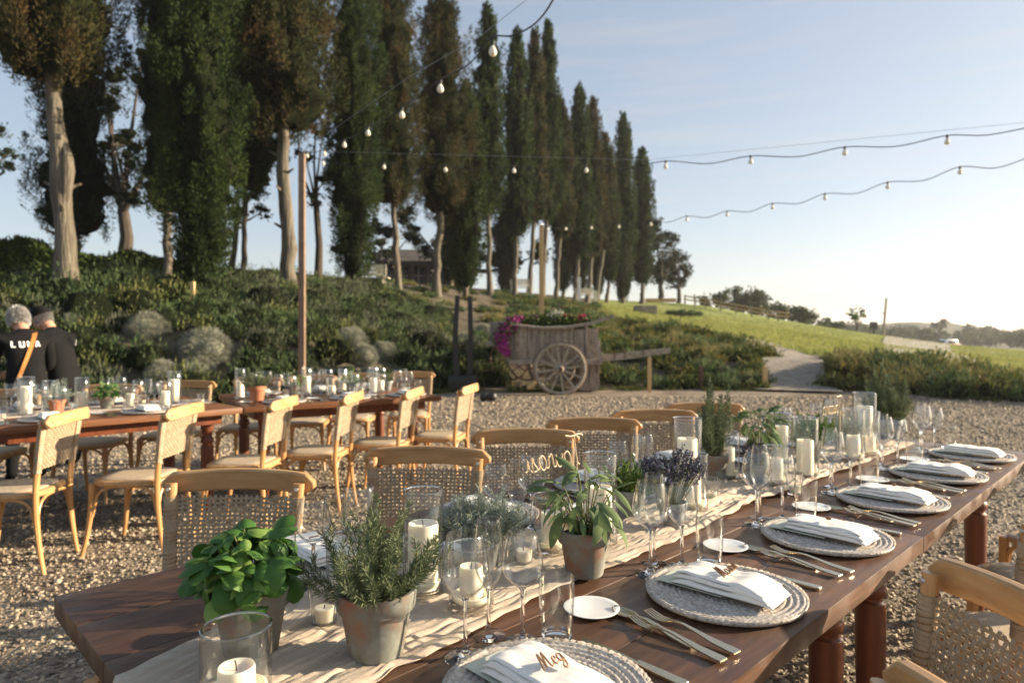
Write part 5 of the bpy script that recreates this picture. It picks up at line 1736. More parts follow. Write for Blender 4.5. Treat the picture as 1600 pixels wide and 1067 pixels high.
# fix: front sitters of the far table look over it, away from the camera
mid = [(F1, .15, .50, .24, .046, .17, .032, 'at the left edge of the far table'), (F1, .52, .62, .20, .046, .13, .030, 'second on the far left table'), (F1, .80, .50, .25, .05, .19, .033, 'tall one on the far left table'),
       (F1, 1.15, .66, .22, .046, .12, .034, 'in the middle of the far left table'), (F1, 1.42, .52, .14, .046, .10, .028, 'low one on the far left table'), (F1, 1.75, .60, .24, .05, .18, .032, 'by the joint of the far tables'),
       (F2, .22, .66, .19, .046, .13, .030, 'first on the far right table'), (F2, .62, .62, .23, .046, .16, .032, 'right of the terracotta pot'), (F2, .80, .50, .14, .046, .08, .030, 'low one right of the terracotta pot'), (F2, 1.28, .60, .15, .046, .10, .03, 'last before the right end of the far table')]
for (Fn, s_, t_, h, r, ch, cr, lb) in mid:
    vz = vase_(h, r, ch, cr); vz.location = Fn(s_, t_, TOP + .009); tag(vz, 'hurricane vase ' + lb, 'vase', 'hurricane vases on the far table')
    candle_(ch - .013, cr, 0).put(Fn(s_, t_, TOP + .022), 0, 'pillar candle in the vase ' + lb, 'pillar candles on the far table')
for i, (Fn, s_, t_) in enumerate([(F1, .66, .40), (F1, 1.05, .40), (F1, 1.55, .68), (F1, 1.88, .42), (F2, .40, .42), (F2, .95, .40), (F2, 1.15, .74), (F2, 1.46, .48)]):
    wh = ['left of the basil', 'in front of the basil', 'behind the low vase', 'by the table joint', 'right of the terracotta pot', 'before the light green herb', 'behind the light green herb', 'at the right end'][i]
    tea.put(Fn(s_, t_, TOP + .008), 0, 'ribbed tealight glass on the far table ' + wh, 'tealight glasses on the far table')
    tealight.put(Fn(s_, t_, TOP + .0155), 0, 'white tealight on the far table ' + wh, 'tealights on the far table')
for i, (Fn, s_, t_, h) in enumerate([(F1, .98, .78, .20), (F1, 1.62, .40, .18), (F2, .08, .62, .24), (F2, .98, .76, .20), (F2, 1.16, .46, .22)]):
    wh = ['behind the grey herb', 'right of the far basil', 'beside the table joint', 'behind the low far candle', 'near the far right end'][i]
    vz = vase_(h, .044, 0, 0); vz.location = Fn(s_, t_, TOP + .009); tag(vz, 'slim hurricane vase ' + wh + ' on the far table', 'vase', 'slim vases on the far table')
    candle_(h * .55, .029, 0).put(Fn(s_, t_, TOP + .022), 0, 'candle in the slim vase ' + wh, 'candles in the slim vases')
def place2(root, p, label):
    root.location = p; tag(root, label, 'potted herb', 'potted herbs on the far table')
place2(needle_plant(21, .09, .055, 'terracotta', .15, .09, 34, 'helichrysum', nl=.026, nw=.004, dens=5, step=.009), F1(.98, .56, TOP + .009), 'loose grey herb in a brown pot behind the capped man')
place2(broad_plant(22, .09, .055, 'pot', (0, 0, .13), (.08, .06), 60, bl, .9), F1(1.28, .54, TOP + .009), 'green basil in the middle of the far left table')
place2(needle_plant(23, .125, .068, 'terracotta', .17, .09, 40, 'rosemary', nl=.026, nw=.0038, dens=5, step=.009), F2(.16, .36, TOP), 'rosemary in a clean orange terracotta pot')
place2(broad_plant(24, .09, .05, 'pot', (0, 0, .15), (.07, .07), 40, sl, .8), F2(.5, .58, TOP), 'sage right of the terracotta pot on the far table')
place2(needle_plant(25, .09, .055, 'zinc', .16, .08, 30, 'thyme', nl=.014, nw=.006, dens=4, step=.008), F2(1.02, .6, TOP), 'light green herb near the right end of the far table')
place2(needle_plant(26, .09, .055, 'zinc', .12, .07, 40, 'rosemary', nl=.02, nw=.0035, dens=4, step=.009), F2(1.40, .75, TOP), 'small herb at the right end of the far table')

# ------------------------------------------------------------------ poles and festoon lights
def pole(px, ptop, Y, r, label, m='pole'):
    base = on_ground(px, Y)
    top = dx(px, ptop, Y)
    root = empty('festoon_pole', base, 0, label, 'pole', 'poles for the festoon lights')
    H = top.z - base.z
    MB().box((0, 0, H / 2 - .15), (r * 2, r * 2, H + .3), bev=.006).build('post', M[m], root)
    MB().tube([(0, 0, H), (0, 0, H + .03), (.03, 0, H + .05), (.03, 0, H + .02)], .008, 6).build('hook', M['wire'], root)
    return top
pa = pole(472, 240, 12.4, .055, 'tall square brown pole in front of the left bank')
pb = pole(846, 352, 18.0, .06, 'slim pale pole rising behind the flower cart', 'stake')
def bulb_():
    root = empty('light_bulb', cat='light bulb', label='b')
    MB().lathe([(.0001, 0), (.013, 0), (.0155, -.006), (.0155, -.034), (.012, -.038), (.0001, -.038)], 14).build('socket', M['cable'], root)
    MB().lathe([(.011, -.037), (.014, -.045), (.024, -.062), (.030, -.080), (.0295, -.092), (.022, -.107), (.010, -.115), (.0001, -.1165)], 18).build('opal_glass', M['bulb'], root)
    return Proto(root)
bulb = bulb_()
def festoon(pts, bulbs, label, group, r=.006, wire=None):
    """pts: (px, py, depth) of the cable; bulbs: (px, py top, depth)"""
    P = [dx(*p) for p in pts]
    fine = []
    for i in range(len(P) - 1):
        p0, p1, p2, p3 = P[max(i - 1, 0)], P[i], P[i + 1], P[min(i + 2, len(P) - 1)]
        for k in range(8):
            t = k / 8
            fine.append(.5 * (2 * p1 + (p2 - p0) * t + (2 * p0 - 5 * p1 + 4 * p2 - p3) * t * t + (3 * p1 - p0 - 3 * p2 + p3) * t ** 3))
    fine.append(P[-1])
    tag(MB().tube(fine, r, 6).build('festoon_cable', M['cable']), label, 'light cable', 'festoon cables')
    if wire:
        tag(MB().tube([dx(*q) for q in wire], .0022, 5).build('support_wire', M['wire']), 'thin steel wire above the ' + label, 'wire', 'support wires')
    for i, q in enumerate(bulbs):
        b = bulb.put(dx(*q), 0, group[1] % (['nearest', 'second', 'third', 'fourth', 'fifth', 'sixth', 'seventh', 'eighth', 'ninth', 'tenth', 'eleventh', 'twelfth'][i]), group[0])
def zline(px, pA, YA, pB, YB):
    """depth at column px of a straight line between two columns at given depths"""
    xa, xb = (pA - 800) / F, (pB - 800) / F
    # X = a + b t ; solve
    A = Vector((xa * YA, YA)); B = Vector((xb * YB, YB)); q = (px - 800) / F
    t = (q * A.y - A.x) / ((B.x - A.x) - q * (B.y - A.y))
    return A.y + t * (B.y - A.y)
z1 = lambda px: zline(px, 472, 12.4, 900, 3.9)
b1 = [(770, 66), (688, 127), (628, 170), (575, 200), (538, 220), (507, 235)]
s1 = [(472, 240), (490, 239), (507, 233), (524, 228), (538, 218), (556, 212), (575, 198), (600, 188), (628, 168), (656, 150), (688, 125), (728, 104), (752, 80), (770, 58), (800, 56), (835, 38), (862, 4), (885, -50)]
festoon([(a, b, z1(a)) for a, b in s1], [(a, b - 2, z1(a)) for a, b in b1], 'black cable swinging up from the left pole over the camera', ('bulbs on the rising left cable', '%s opal bulb along the rising cable from its top'), wire=[(472, 236, 12.4), (640, 120, z1(640)), (752, 56, z1(752)), (860, -30, z1(860))])
z2 = lambda px: zline(px, 472, 12.4, 1620, 7.4)
b2 = [(480, 238), (505, 250), (600, 255), (696, 259), (803, 260), (916, 259), (1040, 252), (1173, 244), (1320, 230), (1480, 212)]
s2 = [(472, 238)]
for i in range(len(b2)):
    s2.append((b2[i][0], b2[i][1]))
    if i < len(b2) - 1: s2.append(((b2[i][0] + b2[i + 1][0]) / 2, (b2[i][1] + b2[i + 1][1]) / 2 + (8 if i > 0 else 2)))
s2 += [(1545, 211), (1640, 192)]
festoon([(a, b, z2(a)) for a, b in s2], [(a, b - 1, z2(a)) for a, b in b2], 'dark cable running right from the left pole across the sky', ('bulbs on the upper long cable', '%s opal bulb from the left on the upper long cable'), wire=[(472, 236, 12.4), (1010, 250, z2(1010)), (1640, 188, z2(1640))])
z3 = lambda px: zline(px, 846, 18.0, 1620, 8.6)
b3 = [(856, 354), (884, 354), (924, 352), (967, 350), (1017, 346), (1073, 338), (1136, 330), (1207, 318), (1289, 303), (1387, 285), (1500, 261)]
s3 = [(846, 354)]
for i in range(len(b3)):
    s3.append(b3[i])
    if i < len(b3) - 1: s3.append(((b3[i][0] + b3[i + 1][0]) / 2, (b3[i][1] + b3[i + 1][1]) / 2 + 2 + i * .8))
s3 += [(1560, 262), (1640, 232)]
festoon([(a, b, z3(a)) for a, b in s3], [(a, b - 1, z3(a)) for a, b in b3], 'dark cable running right from the second pole', ('bulbs on the lower long cable', '%s opal bulb from the left on the lower long cable'))

# black twin posts on a base
bp_ = gx(723, 612)
root = empty('patio_heater_stand', bp_, 0, 'pair of tall black posts on a black box base by the bank', 'post stand')
MB().box((0, .1, .17), (.62, .38, .34), bev=.03).build('base', M['blackmetal'], root)
for s_, h in ((-1, 2.08), (1, 2.06)):
    MB().strip([(s_ * .155 - .02 * s_, .1, .3), (s_ * .17, .1, 1.2), (s_ * .15 + (.03 if s_ < 0 else 0), .1, h)], (1, 0, 0), [.06, .055, .05], .1).build('post', M['blackmetal'], root)
for i, px in enumerate((757, 769)):
    p = gx(px, 627)
    o = MB().lathe([(.0001, 0), (.05, .01), (.085, .05), (.09, .09), (.075, .14), (.03, .17), (.0001, .175)], 16).build('black_spotlight', M['blackmetal'])
    o.location = p; tag(o, ['round black ground lamp, left of the pair by the cart', 'round black ground lamp, right of the pair by the cart'][i], 'ground lamp', 'black ground lamps')

# ------------------------------------------------------------------ the old flower cart
def cart():
    Y0 = 14.15
    base = gx(875, 617)          # foot of the near wheel
    k = base.y / F
    root = empty('wooden_cart', (base.x, base.y + .1, 0), R(3), 'old two wheeled wooden cart filled with flowers', 'cart')
    X = lambda px: (px - 875) * k
    Z = lambda py: (617 - py) * k
    wy = -.08
    # spoked wheels
    def wheel(y, nm='wheel'):
        r = .535
        o = MB().tube([(r * .955 * math.cos(a), 0, r * .955 * math.sin(a)) for a in [2 * PI * i / 40 for i in range(41)]], .042, 8, cap=False, sx=1.0).build(nm, M['cart_pale'], root)
        o.location = (0, y, r)
        MB().tube([(r * math.cos(a), 0, r * math.sin(a)) for a in [2 * PI * i / 40 for i in range(41)]], .016, 6, cap=False, sx=2.2, up=None).build('iron_tyre', M['iron'], o)
        MB().tube([(0, -.14, 0), (0, -.12, 0), (0, -.05, 0), (0, .05, 0), (0, .12, 0)], [.045, .06, .085, .085, .06], 14).build('hub', M['cart_pale'], o)
        MB().tube([(0, -.17, 0), (0, -.14, 0)], [.03, .045], 10).build('hub_cap', M['iron'], o)
        for i in range(12):
            a = 2 * PI * i / 12 + .13
            MB().strip([(.06 * math.cos(a), 0, .06 * math.sin(a)), (r * .5 * math.cos(a), -.01, r * .5 * math.sin(a)), (r * .93 * math.cos(a), 0, r * .93 * math.sin(a))], (-math.sin(a), 0, math.cos(a)), [.025, .022, .017], .035).build('spoke', M['cart_pale'], o)
        return o
    wheel(wy); wheel(1.42)
    MB().tube([(0, -.1, .535), (0, 1.5, .535)], .035, 8).build('axle', M['iron'], root)
    # planked sides
    x0, x1 = X(806), X(935)
    zb, zt = Z(563), Z(513)
    n = 7
    for side, y in ((0, .10), (1, 1.24)):
        for i in range(n):
            w_ = (x1 - x0) / n
            h = zt - zb + .02 * math.sin(i * 2.1)
            o = MB().box((0, 0, h / 2), (w_ - .012, .028, h), bev=.004).build('plank', M['cart'] if i % 2 else M['cart_pale'], root)
            o.location = (x0 + w_ * (i + .5), y + .006 * math.sin(i * 5), zb)
        for xx in (x0 + .1, x0 + .66, x0 + 1.16, x1 - .22):
            MB().box((xx, y - .035 if side == 0 else y + .035, (zb + zt) / 2), (.05, .035, zt - zb + .1), bev=.005).build('upright', M['cart'], root)
    for i in range(6):
        h = zt - zb
        for xx, nm in ((x0 - .02, 'end_plank'), (x1 + .02, 'end_plank')):
            MB().box((xx, .2 + .19 * i, zb + h / 2), (.028, .18, h), bev=.004).build(nm, M['cart'], root)
    MB().box(((x0 + x1) / 2, .67, zb + .02), (x1 - x0, 1.12, .035)).build('floor', M['cart'], root)
    MB().box(((x0 + x1) / 2 - .02, .06, zb - .04), (x1 - x0 + .25, .09, .10), bev=.008).build('side_beam', M['cart'], root)
    MB().box(((x0 + x1) / 2 - .02, 1.28, zb - .04), (x1 - x0 + .25, .09, .10), bev=.008).build('side_beam', M['cart'], root)
    # sweeping top rails that rise to the bow at the right
    for y in (.02, 1.32):
        pts = [(X(798), y, Z(505)), (X(815), y, Z(509)), (X(850), y, Z(512.5)), (X(890), y, Z(511)), (X(925), y, Z(505)), (X(962), y, Z(494))]
        MB().strip(pts, (0, 1, .1), [.05, .055, .06, .06, .055, .04], .05).build('top_rail', M['cart'], root)
    MB().strip([(X(928), -.01, Z(513)), (X(935), -.01, Z(540)), (X(941), -.01, Z(566))], (1, 0, 0), .04, .04).build('bow_strut', M['cart'], root)
    MB().box((X(802), .67, Z(507)), (.06, 1.3, .05)).build('cross_rail', M['cart'], root)
    # back box behind the wheel, and crate under the bow
    MB().box((X(928), .80, .33), (.42, .7, .60), bev=.01).build('storage_box', M['cart'], root)
    MB().box((X(941), .75, Z(560)), (.12, .6, .70), bev=.01).build('locker', M['cart'], root)
    # shaft
    MB().strip([(X(940), .35, Z(561)), (X(985), .35, Z(558)), (X(1030), .35, Z(552)), (X(1059), .35, Z(549))], (0, 0, 1), [.075, .07, .062, .05], .09).build('shaft', M['cart_pale'], root)
    for px in (967, 984, 1014):
        MB().box((X(px), .35, Z(557 - (px - 967) * .08)), (.022, .105, .17)).build('iron_band', M['iron'], root)
    MB().box((X(1025), .35, Z(560) / 2 + .0), (.07, .07, Z(558)), bev=.004).build('shaft_prop', M['stake'], root)
    # brake shoe
    MB().tube(bez((X(824), .0, .14), (X(836), .0, .17), (X(839), .0, .36), 8), [.04, .045, .05, .05, .05, .05, .045, .04, .03], 8).build('wheel_chock', M['stake'], root)
    return root, X, Z
ct, CXf, CZf = cart()
# smaller hand cart standing behind on the left with the bougainvillea
def small_cart():
    b = on_ground(800, 15.6)
    root = empty('small_cart', b, 0, 'smaller dark cart with thin spoked wheels left of the flower cart', 'cart')
    k = 15.6 / F
    for (xx, yy) in ((-.05, -.05), (.38, -.1), (-.05, 1.0)):
        r = .46
        o = MB().tube([(r * math.cos(a), 0, r * math.sin(a)) for a in [2 * PI * i / 30 for i in range(31)]], .022, 6, cap=False).build('wheel', M['iron'], root)
        o.location = (xx, yy, r + .02)
        for i in range(10):
            a = 2 * PI * i / 10
            MB().tube([(0, 0, 0), (r * math.cos(a), 0, r * math.sin(a))], .013, 5).build('spoke', M['iron'], o)
    for i in range(7):
        MB().box((-.45 + .15 * i, 0, 1.12), (.14, .03, .5), bev=.004).build('plank', M['cart'], root)
    for i in range(7):
        MB().box((-.45 + .15 * i, .95, 1.12), (.14, .03, .5), bev=.004).build('plank', M['cart'], root)
    MB().box((0, .47, .86), (1.1, 1.0, .06)).build('floor', M['cart'], root)
    MB().box((0, 0, .84), (1.25, .07, .08)).build('side_beam', M['cart'], root)
small_cart()
def blossoms(name, pts, n, sz, m, label, cat='flowers', seed=0, leafm=None):
    rng = np.random.default_rng(seed)
    P = []
    for (x, y, z, r) in pts:
        q = int(n * r / sum(p[3] for p in pts))
        d = rng.normal(size=(q, 3)); d /= np.linalg.norm(d, axis=1, keepdims=True)
        P.append(np.array([x, y, z]) + d * r * rng.random((q, 1)) ** .4)
    P = np.concatenate(P)
    D = rng.normal(size=P.shape) + np.array([0, -.3, .4])
    V, Fq = leaves_np(P, D, sz * rng.uniform(.6, 1.3, len(P)), sz * .8, rng)
    root = link(name, npmesh(name, V, Fq), None, M[m])
    tag(root, label, cat)
    P2 = P[: len(P) * 2 // 3] + rng.normal(size=(len(P) * 2 // 3, 3)) * sz * .8
    V, Fq = leaves_np(P2, rng.normal(size=P2.shape), sz * 1.3, sz * .7, rng)
    link('leaves', npmesh('leaves', V, Fq), root, M[leafm or 'hedge'])
    return root
cw = lambda px, py, dy=.6: tuple(Vector((ct.location.x + CXf(px), ct.location.y + dy, CZf(py))))
blossoms('bougainvillea', [(*cw(800, 506, .1), .17), (*cw(812, 500, .3), .13), (*cw(790, 516, 0), .17), (*cw(783, 528, -.05), .15), (*cw(786, 540, -.1), .12), (*cw(791, 551, -.1), .09)], 1500, .05, 'magenta', 'magenta bougainvillea spilling over the left end of the cart', seed=1)
blossoms('geraniums', [(*cw(890, 502), .16), (*cw(902, 504, .5), .12), (*cw(912, 500, .5), .14)], 900, .05, 'flower_red', 'red geraniums in the middle of the flower cart', seed=2)
blossoms('pink_flowers', [(*cw(835, 503), .16), (*cw(820, 503, .7), .14)], 500, .045, 'magenta', 'pink flowers left of the pole foot in the cart', seed=3)
blossoms('pale_flowers', [(*cw(866, 498), .18), (*cw(928, 503, .5), .12), (*cw(880, 492, .9), .13)], 350, .045, 'flower_white', 'pale flowers among green leaves in the cart', seed=4)
def leaf_bed():
    rng = np.random.default_rng(9)
    P = []
    for px in range(812, 938, 9):
        c = cw(px, 506, .65); d = rng.normal(size=(260, 3)); d /= np.linalg.norm(d, axis=1, keepdims=True)
        P.append(np.array(c) + d * np.array([.2, .5, .2]) * rng.random((260, 1)) ** .4)
    P = np.concatenate(P)
    V, Fq = leaves_np(P, rng.normal(size=P.shape) + np.array([0, 0, .5]), .08, .05, rng)
    tag(link('cart_greenery', npmesh('cart_greenery', V, Fq), None, M['hedge']), 'leafy green planting filling the top of the cart', 'plants', kind='stuff')
leaf_bed()

# ------------------------------------------------------------------ benches, stakes, building, car, fence
def bench(px, py, Y, wpx, label, rz=0):
    b = on_ground(px, Y)
    b.z = max(b.z, EYE - (py - HZ) / F * Y) 
    b.z = tz(b.x, b.y) + .12
    root = empty('garden_bench', b, rz, label, 'bench', 'cream benches under the cypresses')
    w_ = wpx / F * Y
    for i in range(3): MB().box((0, .2 - .03 * i * 0, .86 - .13 * i), (w_, .03, .11), bev=.005).build('back_slat', M['bench'], root)
    for i in range(3): MB().box((.12 * w_, -.12 + .13 * i, .45), (w_ * 1.1, .12, .03), bev=.005).build('seat_slat', M['bench'], root)
    for s_ in (-1, 1):
        MB().box((s_ * w_ * .42, .21, .46), (.05, .05, .92)).build('leg', M['bench'], root)
        MB().box((s_ * w_ * .42, -.12, .21), (.05, .05, .43)).build('leg', M['bench'], root)
bench(583, 460, 22.5, 38, 'cream garden bench beside the slim green cypress')
bench(812, 463, 37, 30, 'small cream bench left of the second pole')
bench(912, 470, 44, 28, 'small cream bench above the right end of the cart')
def stake(px, Y, h, r, label, m='stake', dark=False):
    b = on_ground(px, Y)
    o = MB().box((0, 0, h / 2 - .1), (r * 2, r * 2, h + .2), bev=.01).build('wooden_stake', M[m])
    o.location = b; tag(o, label, 'stake')
stake(301, 15.2, .62, .045, 'pale timber stake below the broad green cypress')
stake(1095, 15.1, .52, .05, 'short brown stake at the gravel edge right of the cart shaft', 'iron')
stake(1195, 15.0, .52, .05, 'short pale stake at the gravel edge left of the path')
stake(930, 43, 1.0, .12, 'white garden post under the cypresses above the cart', 'bench')
stake(905, 42.5, 1.7, .09, 'thin white marker post behind the small bench', 'white')
b = on_ground(1008, 39)
o = MB().box((0, 0, .22), (1.25, .8, .5), bev=.04).build('stone_trough', M['cart']); o.location = b; tag(o, 'dark low stone trough on the lawn crest by the last cypress', 'trough')
b = on_ground(452, 17.3)
for i, (px, Y, sx) in enumerate([(140, 14.3, .5), (118, 14.4, .35)]):
    b = on_ground(px, Y)
    o = MB().box((0, 0, .04), (sx, .34, .16), bev=.05).build('terracotta_slab', M['terracotta']); o.location = b; tag(o, ['reddish slab at the foot of the thick pale trunk', 'smaller reddish slab left of the trunk foot'][i], 'slab')
# farmhouse behind the trunks
def farmhouse():
    Y = 58
    b = on_ground(652, Y); b.z = dx(652, 458, Y).z - .5
    root = empty('farmhouse', b, 0, 'low dark farmhouse glimpsed between the cypress trunks', 'house')
    k = Y / F
    W = 125 * k; H = (458 - 398) * k
    MB().box((0, 3, H / 2), (W, 6, H)).build('wall', M['wall'], root)
    v = [(-W / 2 - .4, -.6, H - .1), (W / 2 + .4, -.6, H - .1), (W / 2 + .4, 6.6, H - .1), (-W / 2 - .4, 6.6, H - .1), (-W / 2 - .4, 3, H + 1.3), (W / 2 + .4, 3, H + 1.3)]
    MB().add(v, [(0, 1, 5, 4), (1, 2, 5), (2, 3, 4, 5), (3, 0, 4), (0, 3, 2, 1)]).build('roof', M['roof'], root, False)
    for i, x in enumerate((-.38, -.18, .02, .22, .4)):
        o = MB().box((W * x, -.03, 2.0), (.9, .08, 1.5)).build('window', M['dark'], root)
        MB().box((W * x, -.08, 2.0), (.07, .04, 1.5)).box((W * x, -.08, 2.0), (.9, .04, .06)).box((W * x, -.09, 1.2), (1.1, .1, .08)).build('frame', M['bench'], o)
    MB().box((W * -.28, -.03, 1.0), (1.0, .08, 2.0)).build('door', M['dark'], root)
    MB().box((0, -1.6, 2.75), (W * .8, 3.0, .12)).build('porch_roof', M['roof'], root)
    for i in range(5): MB().box((W * (-.38 + .19 * i), -3.0, 1.35), (.14, .14, 2.75)).build('porch_post', M['wall'], root)
farmhouse()
# rail fence on the lawn crest
def rail_fence():
    pts = [(1070, 60, 472), (1102, 58, 476), (1150, 56, 485), (1200, 54, 494), (1232, 53, 500)]
    W = []
    for px, Y, py in pts: W.append((on_ground(px, Y), dx(px, py, Y)))
    b0 = W[0][0].copy()
    root = empty('rail_fence', b0, 0, 'low wooden rail fence along the lawn crest', 'fence')
    for i in range(len(W) - 1):
        A = W[i][0] + Vector((0, 0, .75)) - b0; B = W[i + 1][0] + Vector((0, 0, .75)) - b0
        for dz in (0, -.3):
            MB().tube([A + Vector((0, 0, dz)), B + Vector((0, 0, dz))], .06, 6).build('rail', M['stake'], root)
        for t in (0, .5):
            q = (W[i][0].lerp(W[i + 1][0], t)) - b0
            MB().box((q.x, q.y, q.z + .38), (.12, .12, .95)).build('post', M['cart_pale'], root)
rail_fence()
for i, (px, Y) in enumerate([(1020, 59), (1045, 60)]):
    b = on_ground(px, Y)
    o = MB().box((0, 0, .3), (1.3, .2, .35), bev=.03).build('timber_edging', M['stake']); o.location = b; tag(o, ['timber edging under the broad oak, left piece', 'timber edging under the broad oak, right piece'][i], 'edging')
# shrub on lawn
def lawn_shrub():
    rng = np.random.default_rng(77)
    b = on_ground(1063, 44)
    V, Fq = sprigs(rng, [(0, 0, 0, .7, .35), (.8, 0, 0, .6, .3), (-.6, 0, 0, .5, .28)], 500, .15, .06)
    o = link('low_shrub', npmesh('low_shrub', V, Fq), None, M['shrub']); o.location = b; tag(o, 'low dark shrub on the lawn right of the trough', 'shrub')
lawn_shrub()
# utility pole
b = on_ground(1379, 62); t_ = dx(1385, 466, 62)
root = empty('utility_pole', b, 0, 'thin leaning utility pole on the lawn crest', 'pole')
MB().tube([(0, 0, -.5), tuple(t_ - b)], [.13, .09], 8).build('shaft', M['cart'], root)
MB().tube([(.0, 0, (t_ - b).z * .62), (.05, -.25, (t_ - b).z * .62)], .05, 6).build('bracket', M['iron'], root)
b = on_ground(1365, 75)
o = MB().box((0, 0, 1.3), (.9, .2, .9), bev=.1).box((0, 0, .4), (.12, .12, 1.4)).build('road_sign', M['dark']); o.location = b; tag(o, 'small dark road sign left of the utility pole', 'sign')
# small car on the road
def car():
    Y = 92
    b = on_ground(1476, Y)
    root = empty('parked_car', b + Vector((0, 0, .05)), R(200), 'small red and white car on the road over the crest', 'car')
    def body(secs, name, m, par):
        v, f = [], []
        n = len(secs[0][1])
        for x, sec in secs:
            for (y, z) in sec: v.append((x, y, z))
        for i in range(len(secs) - 1):
            for k in range(n):
                k2 = (k + 1) % n
                f.append((i * n + k, (i + 1) * n + k, (i + 1) * n + k2, i * n + k2))
        f.append(tuple(range(n))); f.append(tuple(range((len(secs) - 1) * n, len(secs) * n))[::-1])
        return MB().add(v, f).build(name, m, par)
    def sec(w_, z0, z1): return [(-w_, z0 + .08), (-w_ * .96, z0), (w_ * .96, z0), (w_, z0 + .08), (w_, z1 - .12), (w_ * .9, z1), (-w_ * .9, z1), (-w_, z1 - .12)]
    bd = body([(-2.1, sec(.7, .35, .75)), (-1.95, sec(.84, .28, .92)), (-.9, sec(.88, .25, .98)), (.6, sec(.88, .25, .96)), (1.6, sec(.86, .27, .84)), (2.05, sec(.72, .34, .68))], 'body', M['carred'], root)
    body([(-1.9, sec(.62, .88, 1.1)), (-1.5, sec(.70, .9, 1.48)), (-.3, sec(.70, .9, 1.54)), (.35, sec(.68, .9, 1.45)), (1.05, sec(.62, .86, .98))], 'cabin', M['carwhite'], root)
    for s_ in (-1, 1):
        MB().box((-.55, s_ * .73, 1.2), (1.5, .02, .34), bev=.005).build('side_window', M['dark'], root)
        MB().box((2.0, s_ * .55, .62), (.08, .28, .13), bev=.02).build('headlight', M['carwhite'], root)
        for x in (-1.3, 1.3):
            o = MB().tube([(x, s_ * .70, .31), (x, s_ * .90, .31)], .31, 18).build('wheel', M['tyre'], root)
            MB().tube([(x, s_ * .89, .31), (x, s_ * .915, .31)], .19, 14).build('rim', M['wire'], o)
    MB().strip([(.42, 0, 1.42), (1.0, 0, 1.0)], (0, 1, 0), .56, .02).build('windscreen', M['dark'], root)
    MB().box((1.75, 0, .66), (.5, 1.2, .3), bev=.05).build('bonnet_front', M['carwhite'], root)
car()

# ------------------------------------------------------------------ the two men behind the far table
def skin_obj(name, joints, edges, m, parent, sub=2, smooth=True):
    me = bpy.data.meshes.new(name)
    me.from_pydata([j[0] for j in joints], edges, [])
    o = bpy.data.objects.new(name, me)
    COL.objects.link(o)
    sk = o.modifiers.new('skin', 'SKIN')
    for i, j in enumerate(joints):
        r = j[1]
        me.skin_vertices[0].data[i].radius = r if hasattr(r, '__len__') else (r, r)
        me.skin_vertices[0].data[i].use_root = (i == 0)
    sb = o.modifiers.new('sub', 'SUBSURF'); sb.levels = sb.render_levels = sub
    bpy.context.view_layer.update()
    dg = bpy.context.evaluated_depsgraph_get()
    ev = bpy.data.meshes.new_from_object(o.evaluated_get(dg))
    o.modifiers.clear()
    o.data = ev
    ev.materials.clear(); ev.materials.append(m)
    ev.shade_smooth()
    o.parent = parent
    return o
def hand(parent, c, d, m, seed):
    """palm with five fingers, d = pointing direction"""
    d = Vector(d).normalized(); side = d.cross(Vector((0, 0, 1))).normalized(); c = Vector(c)
    J = [(tuple(c), .022), (tuple(c + d * .05), (.036, .016)), (tuple(c + d * .085), (.038, .014))]
    E = [(0, 1), (1, 2)]
    for i, (o_, l) in enumerate([(-.028, .060), (-.009, .070), (.010, .066), (.028, .052)]):
        a = len(J)
        J += [(tuple(c + d * .09 + side * o_), .009), (tuple(c + d * (.09 + l * .6) + side * o_ * 1.1 + Vector((0, 0, -.012))), .0085), (tuple(c + d * (.09 + l * .9) + side * o_ * 1.1 + Vector((0, 0, -.035))), .0075)]
        E += [(2, a), (a, a + 1), (a + 1, a + 2)]
    a = len(J)
    J += [(tuple(c + d * .045 - side * .045), .011), (tuple(c + d * .085 - side * .06 + Vector((0, 0, -.01))), .009)]
    E += [(1, a), (a, a + 1)]
    return skin_obj('hand', J, E, m, parent, 1)
